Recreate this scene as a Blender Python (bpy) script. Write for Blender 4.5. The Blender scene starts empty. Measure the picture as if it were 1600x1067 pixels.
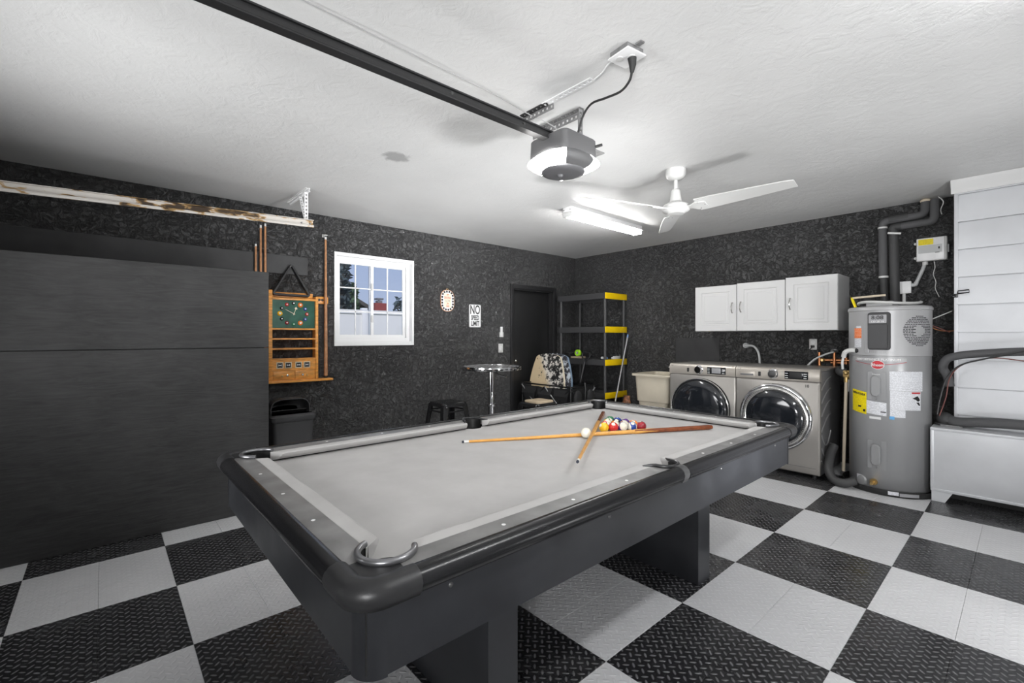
import bpy, bmesh, math, random
from mathutils import Vector, Matrix
random.seed(7)
S = bpy.context.scene
COL = S.collection
PI = math.pi
R = math.radians

# ------------------------------------------------------------------ camera
cam_d = bpy.data.cameras.new('camera'); cam = bpy.data.objects.new('camera', cam_d); COL.objects.link(cam)
CAM = Vector((1.124, -1.503, 1.300)); YAW = 0.8442; FPX = 717.44
cam.location = CAM
cam.rotation_euler = (PI / 2, 0, YAW)
cam_d.sensor_width = 36.0; cam_d.lens = FPX * 36.0 / 1600.0
cam_d.shift_y = -(533.5 - 525.74) / 1600.0
cam_d.clip_start = 0.02; cam_d.clip_end = 200
S.camera = cam

# ------------------------------------------------------------------ colour management, world, sun
S.view_settings.view_transform = 'Standard'
S.view_settings.look = 'None'
S.view_settings.gamma = 1.0
S.view_settings.use_curve_mapping = False
S.view_settings.exposure = 0.0
w = bpy.data.worlds.new('sky'); S.world = w; w.use_nodes = True
nt = w.node_tree; nt.nodes.clear()
wo = nt.nodes.new('ShaderNodeOutputWorld'); bg = nt.nodes.new('ShaderNodeBackground')
gen = nt.nodes.new('ShaderNodeTexCoord'); sep = nt.nodes.new('ShaderNodeSeparateXYZ'); rmp = nt.nodes.new('ShaderNodeValToRGB')
rmp.color_ramp.elements[0].position = 0.0; rmp.color_ramp.elements[0].color = (0.60, 0.70, 0.90, 1)
rmp.color_ramp.elements[1].position = 0.55; rmp.color_ramp.elements[1].color = (0.20, 0.36, 0.80, 1)
nt.links.new(gen.outputs['Generated'], sep.inputs[0]); nt.links.new(sep.outputs['Z'], rmp.inputs[0])
nt.links.new(rmp.outputs[0], bg.inputs[0]); bg.inputs[1].default_value = 0.85
nt.links.new(bg.outputs[0], wo.inputs[0])
sd = bpy.data.lights.new('sun', 'SUN'); sun = bpy.data.objects.new('sun', sd); COL.objects.link(sun)
sd.energy = 3.2; sd.angle = R(0.6); sd.color = (1, 0.96, 0.9)
sun.rotation_euler = (R(20), R(48), 0)      # from the +X side, high: lights the fence, never enters the window

LAMP_OPENER = 26.0
LAMP_TUBE = 62.0
LAMP_SHOP = 88.0
# unseen area lights added to brighten the ceiling evenly: beside the camera, to its left, and on the right of the room
def ceiling_fill(loc, aim, energy, spread=125, size=0.5):
    fl = bpy.data.lights.new('ceiling_fill', 'AREA'); o = bpy.data.objects.new('ceiling_fill', fl); COL.objects.link(o)
    fl.shape = 'DISK'; fl.size = size; fl.energy = energy; fl.color = (0.985, 0.99, 1.0); fl.spread = R(spread)
    o.location = loc; o.rotation_euler = (Vector(aim) - Vector(loc)).to_track_quat('-Z', 'Y').to_euler()
ceiling_fill((1.95, -2.70, 1.30), (-0.4, 1.4, 2.56), 38.0, 100)
ceiling_fill((-1.30, -2.85, 1.15), (-2.3, 2.2, 2.56), 33.0, 100, 1.5)
ceiling_fill((2.25, 1.30, 0.35), (-1.5, 2.2, 2.56), 23.0)
ceiling_fill((2.30, 0.50, 0.55), (-3.9, 1.35, 2.56), 21.0, 44, 0.4)

# ------------------------------------------------------------------ materials
MATS = {}
def newmat(name):
    m = bpy.data.materials.new(name); m.use_nodes = True
    t = m.node_tree; b = t.nodes['Principled BSDF']
    MATS[name] = m
    return m, t, b
def N(t, typ, **kw):
    n = t.nodes.new(typ)
    for k, v in kw.items(): setattr(n, k, v)
    return n
def coords(t, kind):
    if kind == 'world':
        return N(t, 'ShaderNodeNewGeometry').outputs['Position']
    return N(t, 'ShaderNodeTexCoord').outputs['Object']
def simple(name, col, rough=0.5, metal=0.0, spec=0.5, vary=0.0, vscale=12.0, bump=0.0, bscale=60.0, bdist=0.002, coat=0.0, stretch=None, space='obj', rvary=0.0, detail=4.0):
    m, t, b = newmat(name)
    c = (col[0], col[1], col[2], 1)
    b.inputs['Base Color'].default_value = c; b.inputs['Roughness'].default_value = rough
    b.inputs['Metallic'].default_value = metal; b.inputs['Specular IOR Level'].default_value = spec
    b.inputs['Coat Weight'].default_value = coat; b.inputs['Coat Roughness'].default_value = 0.15
    if vary or bump or rvary:
        co = coords(t, space)
        if stretch:
            mp = N(t, 'ShaderNodeMapping'); mp.inputs['Scale'].default_value = stretch
            t.links.new(co, mp.inputs[0]); co = mp.outputs[0]
    if vary or rvary:
        n = N(t, 'ShaderNodeTexNoise'); n.inputs['Scale'].default_value = vscale; n.inputs['Detail'].default_value = detail
        t.links.new(co, n.inputs['Vector'])
        if vary:
            mx = N(t, 'ShaderNodeMix', data_type='RGBA')
            mx.inputs['A'].default_value = tuple(max(0, v * (1 - vary)) for v in col) + (1,)
            mx.inputs['B'].default_value = tuple(min(1, v * (1 + vary)) for v in col) + (1,)
            cr = N(t, 'ShaderNodeMapRange'); cr.inputs[1].default_value = 0.3; cr.inputs[2].default_value = 0.7
            t.links.new(n.outputs['Fac'], cr.inputs[0]); t.links.new(cr.outputs[0], mx.inputs['Factor'])
            t.links.new(mx.outputs['Result'], b.inputs['Base Color'])
        if rvary:
            rr = N(t, 'ShaderNodeMapRange'); rr.inputs[1].default_value = 0.3; rr.inputs[2].default_value = 0.7
            rr.inputs[3].default_value = max(0.02, rough - rvary); rr.inputs[4].default_value = min(1, rough + rvary)
            t.links.new(n.outputs['Fac'], rr.inputs[0]); t.links.new(rr.outputs[0], b.inputs['Roughness'])
    if bump:
        n2 = N(t, 'ShaderNodeTexNoise'); n2.inputs['Scale'].default_value = bscale; n2.inputs['Detail'].default_value = 3
        t.links.new(co, n2.inputs['Vector'])
        bp = N(t, 'ShaderNodeBump'); bp.inputs['Strength'].default_value = bump; bp.inputs['Distance'].default_value = bdist
        t.links.new(n2.outputs['Fac'], bp.inputs['Height']); t.links.new(bp.outputs[0], b.inputs['Normal'])
    return m
def emitter(name, col, strength):
    m, t, b = newmat(name)
    b.inputs['Base Color'].default_value = (0.9, 0.9, 0.9, 1)
    b.inputs['Emission Color'].default_value = col + (1,); b.inputs['Emission Strength'].default_value = strength
    return m

def trowel(name, c0, c1, rough, strength, dist, scale=9.0, patch=None, spec=0.5, ridge_glint=None):
    """skip-trowelled plaster: flattened blobs with soft ridges"""
    m, t, b = newmat(name)
    co = coords(t, 'world')
    n1 = N(t, 'ShaderNodeTexNoise'); n1.inputs['Scale'].default_value = scale; n1.inputs['Detail'].default_value = 7; n1.inputs['Roughness'].default_value = 0.62; n1.inputs['Distortion'].default_value = 0.9
    n2 = N(t, 'ShaderNodeTexNoise'); n2.inputs['Scale'].default_value = 1.3; n2.inputs['Detail'].default_value = 5
    n3 = N(t, 'ShaderNodeTexNoise'); n3.inputs['Scale'].default_value = scale * 6; n3.inputs['Detail'].default_value = 4; n3.inputs['Distortion'].default_value = 0.8
    for n in (n1, n2, n3): t.links.new(co, n.inputs['Vector'])
    cr = N(t, 'ShaderNodeMapRange', interpolation_type='SMOOTHSTEP'); cr.inputs[1].default_value = 0.42; cr.inputs[2].default_value = 0.58
    t.links.new(n1.outputs['Fac'], cr.inputs[0])
    ad = N(t, 'ShaderNodeMath', operation='MULTIPLY_ADD'); ad.inputs[1].default_value = 0.7
    t.links.new(n3.outputs['Fac'], ad.inputs[0]); t.links.new(cr.outputs[0], ad.inputs[2])
    bp = N(t, 'ShaderNodeBump'); bp.inputs['Strength'].default_value = strength; bp.inputs['Distance'].default_value = dist
    t.links.new(ad.outputs[0], bp.inputs['Height']); t.links.new(bp.outputs[0], b.inputs['Normal'])
    mx = N(t, 'ShaderNodeMix', data_type='RGBA'); mx.inputs['A'].default_value = c0 + (1,); mx.inputs['B'].default_value = c1 + (1,)
    mr = N(t, 'ShaderNodeMapRange'); mr.inputs[1].default_value = 0.3; mr.inputs[2].default_value = 0.7
    t.links.new(n2.outputs['Fac'], mr.inputs[0]); t.links.new(mr.outputs[0], mx.inputs['Factor'])
    last = mx.outputs['Result']
    if ridge_glint:
        mg = N(t, 'ShaderNodeMapRange'); mg.inputs[1].default_value = 0.9; mg.inputs[2].default_value = 1.5; mg.inputs[4].default_value = 0.3  # raised spots coloured paler, painting highlights into the plaster
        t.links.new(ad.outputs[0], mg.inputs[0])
        mx3 = N(t, 'ShaderNodeMix', data_type='RGBA'); mx3.inputs['B'].default_value = ridge_glint + (1,)
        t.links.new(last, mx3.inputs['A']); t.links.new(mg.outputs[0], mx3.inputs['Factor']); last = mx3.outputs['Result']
    if patch:
        ds = N(t, 'ShaderNodeVectorMath', operation='DISTANCE'); ds.inputs[1].default_value = patch
        mp = N(t, 'ShaderNodeMapping'); t.links.new(co, mp.inputs[0])
        t.links.new(co, ds.inputs[0])
        jt = N(t, 'ShaderNodeMath', operation='MULTIPLY_ADD'); jt.inputs[1].default_value = -0.16
        t.links.new(n1.outputs['Fac'], jt.inputs[0]); t.links.new(ds.outputs['Value'], jt.inputs[2])
        ms = N(t, 'ShaderNodeMapRange'); ms.inputs[1].default_value = -0.02; ms.inputs[2].default_value = 0.02; ms.inputs[3].default_value = 0.75; ms.inputs[4].default_value = 0.0
        t.links.new(jt.outputs[0], ms.inputs[0])
        mx2 = N(t, 'ShaderNodeMix', data_type='RGBA'); mx2.inputs['B'].default_value = (0.28, 0.28, 0.28, 1)
        t.links.new(last, mx2.inputs['A']); t.links.new(ms.outputs[0], mx2.inputs['Factor']); last = mx2.outputs['Result']
    t.links.new(last, b.inputs['Base Color'])
    b.inputs['Roughness'].default_value = rough; b.inputs['Specular IOR Level'].default_value = spec
    return m

trowel('black_plaster', (0.052, 0.052, 0.053), (0.076, 0.076, 0.077), 0.25, 1.0, 0.016, scale=20, spec=0.8, ridge_glint=(0.11, 0.11, 0.11))
trowel('white_plaster', (0.64, 0.64, 0.633), (0.72, 0.72, 0.712), 0.55, 0.14, 0.010, scale=9, patch=(-1.83, 0.03, 2.56))
simple('white_paint_wall', (0.7, 0.7, 0.7), 0.6)
simple('door_black', (0.014, 0.014, 0.0145), 0.38)
simple('black_board', (0.030, 0.030, 0.031), 0.5, vary=0.25, vscale=5, bump=0.2, bscale=40)
# black painted plywood with grain running along Y
def plywood():
    m, t, b = newmat('black_plywood')
    co = coords(t, 'world')
    mp = N(t, 'ShaderNodeMapping'); mp.inputs['Scale'].default_value = (1, 1.1, 9); t.links.new(co, mp.inputs[0])
    n = N(t, 'ShaderNodeTexNoise'); n.inputs['Scale'].default_value = 3.2; n.inputs['Detail'].default_value = 8; n.inputs['Distortion'].default_value = 2.2; n.inputs['Roughness'].default_value = 0.65
    t.links.new(mp.outputs[0], n.inputs['Vector'])
    n2 = N(t, 'ShaderNodeTexNoise'); n2.inputs['Scale'].default_value = 2.4; n2.inputs['Detail'].default_value = 5; t.links.new(co, n2.inputs['Vector'])
    mr = N(t, 'ShaderNodeMapRange'); mr.inputs[1].default_value = 0.3; mr.inputs[2].default_value = 0.72
    t.links.new(n.outputs['Fac'], mr.inputs[0])
    mx = N(t, 'ShaderNodeMix', data_type='RGBA'); mx.inputs['A'].default_value = (0.009, 0.009, 0.009, 1); mx.inputs['B'].default_value = (0.034, 0.034, 0.034, 1)
    t.links.new(mr.outputs[0], mx.inputs['Factor'])
    m2 = N(t, 'ShaderNodeMapRange'); m2.inputs[1].default_value = 0.45; m2.inputs[2].default_value = 0.75; m2.inputs[4].default_value = 0.5
    t.links.new(n2.outputs['Fac'], m2.inputs[0])
    mx2 = N(t, 'ShaderNodeMix', data_type='RGBA'); mx2.inputs['B'].default_value = (0.050, 0.050, 0.050, 1)
    t.links.new(mx.outputs['Result'], mx2.inputs['A']); t.links.new(m2.outputs[0], mx2.inputs['Factor'])
    t.links.new(mx2.outputs['Result'], b.inputs['Base Color'])
    bp = N(t, 'ShaderNodeBump'); bp.inputs['Strength'].default_value = 0.4; bp.inputs['Distance'].default_value = 0.004
    t.links.new(n.outputs['Fac'], bp.inputs['Height']); t.links.new(bp.outputs[0], b.inputs['Normal'])
    b.inputs['Roughness'].default_value = 0.5
plywood()
# floor tiles: raised tread bars crossing at right angles
def tile_mat(name, c0, c1, rough, hi, strength=1.0):
    m, t, b = newmat(name)
    pos = coords(t, 'world')
    rot = N(t, 'ShaderNodeVectorRotate', rotation_type='Z_AXIS'); rot.inputs['Angle'].default_value = R(45)
    t.links.new(pos, rot.inputs['Vector'])
    sc = N(t, 'ShaderNodeVectorMath', operation='SCALE'); sc.inputs['Scale'].default_value = 1 / 0.030
    t.links.new(rot.outputs[0], sc.inputs[0])
    fl = N(t, 'ShaderNodeVectorMath', operation='FLOOR'); fr = N(t, 'ShaderNodeVectorMath', operation='FRACTION')
    t.links.new(sc.outputs[0], fl.inputs[0]); t.links.new(sc.outputs[0], fr.inputs[0])
    sf = N(t, 'ShaderNodeSeparateXYZ'); si = N(t, 'ShaderNodeSeparateXYZ')
    t.links.new(fr.outputs[0], sf.inputs[0]); t.links.new(fl.outputs[0], si.inputs[0])
    def mth(op, a, bb=None, c=None):
        n = N(t, 'ShaderNodeMath', operation=op)
        for i, v in enumerate((a, bb, c)):
            if v is None: continue
            if isinstance(v, (int, float)): n.inputs[i].default_value = v
            else: t.links.new(v, n.inputs[i])
        return n.outputs[0]
    ax = mth('ABSOLUTE', mth('SUBTRACT', sf.outputs['X'], 0.5)); ay = mth('ABSOLUTE', mth('SUBTRACT', sf.outputs['Y'], 0.5))
    par = mth('FLOORED_MODULO', mth('ADD', si.outputs['X'], si.outputs['Y']), 2.0)
    inv = mth('SUBTRACT', 1.0, par)
    lo = mth('ADD', mth('MULTIPLY', ax, par), mth('MULTIPLY', ay, inv))   # along
    ac = mth('ADD', mth('MULTIPLY', ay, par), mth('MULTIPLY', ax, inv))   # across
    # lens-shaped bar
    wd = mth('MULTIPLY', mth('SUBTRACT', 1.0, mth('POWER', mth('MULTIPLY', lo, 2.0), 3.0)), 0.17)
    mask = N(t, 'ShaderNodeMapRange', interpolation_type='SMOOTHSTEP'); mask.inputs[1].default_value = -0.05; mask.inputs[2].default_value = 0.12
    t.links.new(mth('SUBTRACT', wd, ac), mask.inputs[0])
    bp = N(t, 'ShaderNodeBump'); bp.inputs['Strength'].default_value = strength; bp.inputs['Distance'].default_value = 0.0022
    t.links.new(mask.outputs[0], bp.inputs['Height']); t.links.new(bp.outputs[0], b.inputs['Normal'])
    n2 = N(t, 'ShaderNodeTexNoise'); n2.inputs['Scale'].default_value = 3.0; n2.inputs['Detail'].default_value = 7; n2.inputs['Roughness'].default_value = 0.65
    t.links.new(pos, n2.inputs['Vector'])
    mr = N(t, 'ShaderNodeMapRange'); mr.inputs[1].default_value = 0.35; mr.inputs[2].default_value = 0.7
    t.links.new(n2.outputs['Fac'], mr.inputs[0])
    mx = N(t, 'ShaderNodeMix', data_type='RGBA'); mx.inputs['A'].default_value = c0 + (1,); mx.inputs['B'].default_value = c1 + (1,)
    t.links.new(mr.outputs[0], mx.inputs['Factor'])
    mh = N(t, 'ShaderNodeMix', data_type='RGBA'); mh.inputs['B'].default_value = hi + (1,)  # tread bars coloured paler in place of their specular highlights
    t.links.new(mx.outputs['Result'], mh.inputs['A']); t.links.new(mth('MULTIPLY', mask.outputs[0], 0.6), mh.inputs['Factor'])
    t.links.new(mh.outputs['Result'], b.inputs['Base Color'])
    rr = N(t, 'ShaderNodeMapRange'); rr.inputs[1].default_value = 0.3; rr.inputs[2].default_value = 0.7; rr.inputs[3].default_value = rough - 0.06; rr.inputs[4].default_value = rough + 0.1
    t.links.new(n2.outputs['Fac'], rr.inputs[0]); t.links.new(rr.outputs[0], b.inputs['Roughness'])
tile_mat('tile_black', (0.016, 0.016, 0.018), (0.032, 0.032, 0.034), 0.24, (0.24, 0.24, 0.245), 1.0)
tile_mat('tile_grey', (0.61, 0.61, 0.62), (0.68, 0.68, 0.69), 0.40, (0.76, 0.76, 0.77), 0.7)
simple('concrete', (0.2, 0.2, 0.2), 0.8)
# pool table
simple('table_laminate', (0.020, 0.021, 0.024), 0.36, spec=0.4, vary=0.2, vscale=6, rvary=0.06)
simple('table_rail', (0.20, 0.196, 0.192), 0.42, vary=0.3, vscale=9, bump=0.15, bscale=300, bdist=0.0006)
simple('table_moulding', (0.010, 0.010, 0.011), 0.24, spec=0.3, bump=0.12, bscale=260, bdist=0.0006)
simple('table_plastic', (0.020, 0.020, 0.021), 0.40, spec=0.4, bump=0.25, bscale=320, bdist=0.0007)
simple('cloth', (0.50, 0.49, 0.48), 0.95, spec=0.15, vary=0.06, vscale=7, bump=0.15, bscale=900, bdist=0.0005)
simple('pocket_black', (0.012, 0.012, 0.012), 0.5)
simple('pocket_rim', (0.26, 0.26, 0.27), 0.3, metal=0.85)
simple('strap_grey', (0.045, 0.045, 0.046), 0.45)
simple('pearl', (0.9, 0.9, 0.9), 0.3)
simple('cue_maple', (0.72, 0.36, 0.08), 0.3, vary=0.12, vscale=20, stretch=(1, 1, 1), coat=0.3)
simple('cue_butt', (0.20, 0.050, 0.014), 0.25, vary=0.3, vscale=30, coat=0.4)
simple('cue_walnut', (0.46, 0.22, 0.10), 0.35, vary=0.25, vscale=30)
simple('ferrule', (0.8, 0.8, 0.78), 0.4)
simple('cue_tip_mat', (0.03, 0.035, 0.05), 0.8)
simple('screw_metal', (0.10, 0.10, 0.10), 0.4, metal=0.6)
# wood rack
simple('oak', (0.76, 0.33, 0.065), 0.38, vary=0.28, vscale=14, stretch=(1, 1, 5), bump=0.1, bscale=40)
simple('green_glass', (0.02, 0.10, 0.065), 0.15, vary=0.3, vscale=14, coat=0.5)
simple('white_plastic', (0.62, 0.62, 0.607), 0.4)
simple('white_gloss', (0.78, 0.78, 0.78), 0.3)
simple('cabinet_white', (0.60, 0.60, 0.597), 0.35)
simple('vinyl_white', (0.85, 0.85, 0.85), 0.35)
simple('fence_white', (0.80, 0.79, 0.77), 0.45)
simple('nickel', (0.55, 0.54, 0.52), 0.25, metal=1.0)
simple('chrome', (0.75, 0.75, 0.76), 0.08, metal=1.0)
simple('champagne_metal', (0.345, 0.328, 0.305), 0.38, metal=0.5, vary=0.04, vscale=4)
simple('champagne_light', (0.46, 0.425, 0.38), 0.36, metal=0.45)
simple('appliance_side', (0.17, 0.17, 0.173), 0.38, metal=0.2)
simple('rib_light', (0.30, 0.30, 0.30), 0.35, metal=0.3)
simple('dark_glass', (0.012, 0.014, 0.018), 0.06, coat=0.6)
simple('display_black', (0.012, 0.013, 0.015), 0.12)
simple('display_grey', (0.30, 0.30, 0.31), 0.2)
simple('rubber_black', (0.014, 0.014, 0.014), 0.6)
simple('foam_black', (0.085, 0.085, 0.088), 0.75, bump=0.3, bscale=90)
simple('foam_dark', (0.045, 0.045, 0.046), 0.6, bump=0.3, bscale=60)
simple('plastic_black', (0.018, 0.018, 0.019), 0.4)
simple('plastic_charcoal', (0.05, 0.05, 0.052), 0.5, bump=0.15, bscale=200)
simple('steel_black', (0.012, 0.012, 0.013), 0.22)
simple('fabric_black', (0.014, 0.014, 0.015), 0.8, bump=0.4, bscale=60, bdist=0.004)
simple('yellow_plastic', (0.87, 0.58, 0.0), 0.45)
simple('heater_grey', (0.33, 0.333, 0.337), 0.33, metal=0.2)
simple('heater_shroud', (0.40, 0.40, 0.405), 0.35, metal=0.15)
simple('tub_beige', (0.62, 0.56, 0.45), 0.45, vary=0.08, vscale=5)
simple('cream', (0.75, 0.68, 0.52), 0.5)
simple('copper', (0.60, 0.26, 0.12), 0.35, metal=0.9)
simple('brass', (0.60, 0.42, 0.18), 0.35, metal=0.9)
simple('pipe_cream', (0.72, 0.62, 0.48), 0.5)
simple('yellow_label', (0.90, 0.72, 0.0), 0.5)
simple('orange_label', (0.83, 0.18, 0.03), 0.5)
simple('red_label', (0.5, 0.02, 0.03), 0.4)
simple('blue_label', (0.1, 0.35, 0.65), 0.5)
simple('ink', (0.012, 0.012, 0.013), 0.6)
simple('ink_red', (0.45, 0.05, 0.04), 0.6)
simple('ink_grey', (0.25, 0.25, 0.25), 0.6)
simple('white_paint', (0.76, 0.76, 0.76), 0.4)
simple('crown_white', (0.66, 0.66, 0.655), 0.5)
simple('grey_plastic', (0.52, 0.53, 0.53), 0.45)
simple('galvanised', (0.24, 0.24, 0.24), 0.45, metal=0.5, vary=0.25, vscale=30)
simple('track_dark', (0.03, 0.03, 0.031), 0.4, metal=0.3)
simple('siding_silver', (0.62, 0.63, 0.65), 0.38, metal=0.15, vary=0.07, vscale=3, rvary=0.05)
simple('sheet_grey', (0.66, 0.67, 0.69), 0.36, metal=0.2, vary=0.06, vscale=4)
simple('opener_grey', (0.10, 0.10, 0.102), 0.45)
simple('opener_disc', (0.10, 0.10, 0.105), 0.5)
simple('wire_grey', (0.4, 0.4, 0.4), 0.5)
simple('wire_red', (0.16, 0.05, 0.04), 0.5)
simple('red_brick', (0.30, 0.06, 0.055), 0.8)
simple('roof_dark', (0.08, 0.075, 0.07), 0.8)
simple('leaf_dark', (0.05, 0.075, 0.085), 0.8, vary=0.5, vscale=3)
simple('leaf_green', (0.06, 0.10, 0.05), 0.8, vary=0.5, vscale=3)
simple('bark', (0.12, 0.10, 0.085), 0.9)
simple('grass', (0.08, 0.12, 0.04), 0.9)
simple('lime', (0.38, 0.80, 0.03), 0.45)
simple('tan_paper', (0.45, 0.36, 0.25), 0.7)
simple('blue_plastic', (0.2, 0.35, 0.65), 0.4)
simple('aluminium', (0.42, 0.42, 0.43), 0.35, metal=0.8)
simple('brown_paper', (0.18, 0.07, 0.03), 0.6, vary=0.9, vscale=40)
simple('board_blue_edge', (0.22, 0.30, 0.40), 0.5)
emitter('lamp_lens', (1.0, 0.985, 0.96), LAMP_OPENER)
emitter('lamp_tube', (1.0, 0.99, 0.97), LAMP_TUBE)
emitter('lamp_shop', (0.98, 0.99, 1.0), LAMP_SHOP)
def glass():
    m, t, b = newmat('window_glass'); t.nodes.clear()
    o = N(t, 'ShaderNodeOutputMaterial'); tr = N(t, 'ShaderNodeBsdfTransparent'); gl = N(t, 'ShaderNodeBsdfGlossy'); gl.inputs['Roughness'].default_value = 0.02
    tr.inputs[0].default_value = (0.94, 0.95, 0.97, 1)
    fr = N(t, 'ShaderNodeFresnel'); fr.inputs[0].default_value = 1.45; mx = N(t, 'ShaderNodeMixShader')
    t.links.new(fr.outputs[0], mx.inputs[0]); t.links.new(tr.outputs[0], mx.inputs[1]); t.links.new(gl.outputs[0], mx.inputs[2]); t.links.new(mx.outputs[0], o.inputs[0])
glass()
def rusty_track():
    m, t, b = newmat('rusty_white_track')
    co = coords(t, 'world')
    mp = N(t, 'ShaderNodeMapping'); mp.inputs['Scale'].default_value = (1, 0.35, 1); t.links.new(co, mp.inputs[0])
    n = N(t, 'ShaderNodeTexNoise'); n.inputs['Scale'].default_value = 26; n.inputs['Detail'].default_value = 7; n.inputs['Distortion'].default_value = 0.6; t.links.new(mp.outputs[0], n.inputs['Vector'])
    n2 = N(t, 'ShaderNodeTexNoise'); n2.inputs['Scale'].default_value = 2.2; n2.inputs['Detail'].default_value = 2; t.links.new(mp.outputs[0], n2.inputs['Vector'])
    ml = N(t, 'ShaderNodeMath', operation='MULTIPLY_ADD'); ml.inputs[1].default_value = 0.6; t.links.new(n2.outputs['Fac'], ml.inputs[0]); t.links.new(n.outputs['Fac'], ml.inputs[2])
    cr = N(t, 'ShaderNodeValToRGB'); e = cr.color_ramp.elements
    e[0].position = 0.86; e[0].color = (0.60, 0.57, 0.53, 1); e[1].position = 0.99; e[1].color = (0.05, 0.03, 0.015, 1)
    x = e.new(0.91); x.color = (0.42, 0.26, 0.10, 1)
    t.links.new(ml.outputs[0], cr.inputs[0]); t.links.new(cr.outputs[0], b.inputs['Base Color']); b.inputs['Roughness'].default_value = 0.55
rusty_track()
def printed(name, paper, ink, lines=110.0, amount=0.55):
    """paper with rows of tiny unreadable print"""
    m, t, b = newmat(name)
    co = coords(t, 'world')
    sp = N(t, 'ShaderNodeSeparateXYZ'); t.links.new(co, sp.inputs[0])
    a = N(t, 'ShaderNodeMath', operation='MULTIPLY'); a.inputs[1].default_value = lines; t.links.new(sp.outputs['Z'], a.inputs[0])
    f = N(t, 'ShaderNodeMath', operation='FRACT'); t.links.new(a.outputs[0], f.inputs[0])
    g = N(t, 'ShaderNodeMath', operation='GREATER_THAN'); g.inputs[1].default_value = 0.5; t.links.new(f.outputs[0], g.inputs[0])
    n = N(t, 'ShaderNodeTexNoise'); n.inputs['Scale'].default_value = 130; n.inputs['Detail'].default_value = 1; t.links.new(co, n.inputs['Vector'])
    h = N(t, 'ShaderNodeMath', operation='GREATER_THAN'); h.inputs[1].default_value = 0.45; t.links.new(n.outputs['Fac'], h.inputs[0])
    k = N(t, 'ShaderNodeMath', operation='MULTIPLY'); t.links.new(g.outputs[0], k.inputs[0]); t.links.new(h.outputs[0], k.inputs[1])
    k2 = N(t, 'ShaderNodeMath', operation='MULTIPLY'); k2.inputs[1].default_value = amount; t.links.new(k.outputs[0], k2.inputs[0])
    mx = N(t, 'ShaderNodeMix', data_type='RGBA'); mx.inputs['A'].default_value = paper + (1,); mx.inputs['B'].default_value = ink + (1,)
    t.links.new(k2.outputs[0], mx.inputs['Factor']); t.links.new(mx.outputs['Result'], b.inputs['Base Color']); b.inputs['Roughness'].default_value = 0.5
printed('paper_print', (0.74, 0.75, 0.78), (0.25, 0.25, 0.27), 120, 0.5)
printed('paper_yellow', (0.90, 0.72, 0.0), (0.25, 0.18, 0.0), 90, 0.4)
printed('paper_orange', (0.83, 0.18, 0.03), (0.9, 0.7, 0.6), 80, 0.4)
def speckled(name, base, base2, ink, amount):
    """bodyboard deck: cream with a broken black splatter that thickens to one side"""
    m, t, b = newmat(name)
    co = coords(t, 'obj')
    sp = N(t, 'ShaderNodeSeparateXYZ'); t.links.new(co, sp.inputs[0])
    v = N(t, 'ShaderNodeTexVoronoi'); v.inputs['Scale'].default_value = 26; t.links.new(co, v.inputs['Vector'])
    n = N(t, 'ShaderNodeTexNoise'); n.inputs['Scale'].default_value = 19; n.inputs['Detail'].default_value = 5; n.inputs['Roughness'].default_value = 0.75; t.links.new(co, n.inputs['Vector'])
    # density: more to +x and up
    d1 = N(t, 'ShaderNodeMath', operation='MULTIPLY_ADD'); d1.inputs[1].default_value = 0.60; d1.inputs[2].default_value = -0.135; t.links.new(sp.outputs['X'], d1.inputs[0])
    d2 = N(t, 'ShaderNodeMath', operation='MULTIPLY_ADD'); d2.inputs[1].default_value = 0.30; t.links.new(sp.outputs['Z'], d2.inputs[0]); t.links.new(d1.outputs[0], d2.inputs[2])
    cl = N(t, 'ShaderNodeClamp'); cl.inputs['Min'].default_value = -0.14; cl.inputs['Max'].default_value = amount; t.links.new(d2.outputs[0], cl.inputs[0])
    s = N(t, 'ShaderNodeMath', operation='ADD'); t.links.new(n.outputs['Fac'], s.inputs[0]); t.links.new(cl.outputs[0], s.inputs[1])
    g = N(t, 'ShaderNodeMath', operation='GREATER_THAN'); g.inputs[1].default_value = 0.56; t.links.new(s.outputs[0], g.inputs[0])
    pm = N(t, 'ShaderNodeMapRange'); pm.inputs[1].default_value = -0.02; pm.inputs[2].default_value = 0.04; t.links.new(d2.outputs[0], pm.inputs[0])
    mb = N(t, 'ShaderNodeMix', data_type='RGBA'); mb.inputs['A'].default_value = base + (1,); mb.inputs['B'].default_value = base2 + (1,); t.links.new(pm.outputs[0], mb.inputs['Factor'])
    mx = N(t, 'ShaderNodeMix', data_type='RGBA'); t.links.new(mb.outputs['Result'], mx.inputs['A']); mx.inputs['B'].default_value = ink + (1,)
    t.links.new(g.outputs[0], mx.inputs['Factor']); t.links.new(mx.outputs['Result'], b.inputs['Base Color']); b.inputs['Roughness'].default_value = 0.5
speckled('board_cream', (0.72, 0.57, 0.36), (0.80, 0.76, 0.70), (0.02, 0.02, 0.02), 0.10)
speckled('board_blue', (0.16, 0.30, 0.48), (0.55, 0.60, 0.66), (0.03, 0.03, 0.04), 0.10)
def grid_top(name):
    """bar table top: dark squares with light joints"""
    m, t, b = newmat(name)
    co = coords(t, 'obj')
    br = N(t, 'ShaderNodeTexBrick'); br.offset = 0; br.inputs['Scale'].default_value = 1.0
    br.inputs['Brick Width'].default_value = 0.06; br.inputs['Row Height'].default_value = 0.06; br.inputs['Mortar Size'].default_value = 0.006
    br.inputs['Color1'].default_value = (0.03, 0.03, 0.03, 1); br.inputs['Color2'].default_value = (0.05, 0.05, 0.05, 1); br.inputs['Mortar'].default_value = (0.7, 0.7, 0.7, 1)
    t.links.new(co, br.inputs['Vector']); t.links.new(br.outputs['Color'], b.inputs['Base Color']); b.inputs['Roughness'].default_value = 0.25
grid_top('grid_tabletop')
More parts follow.
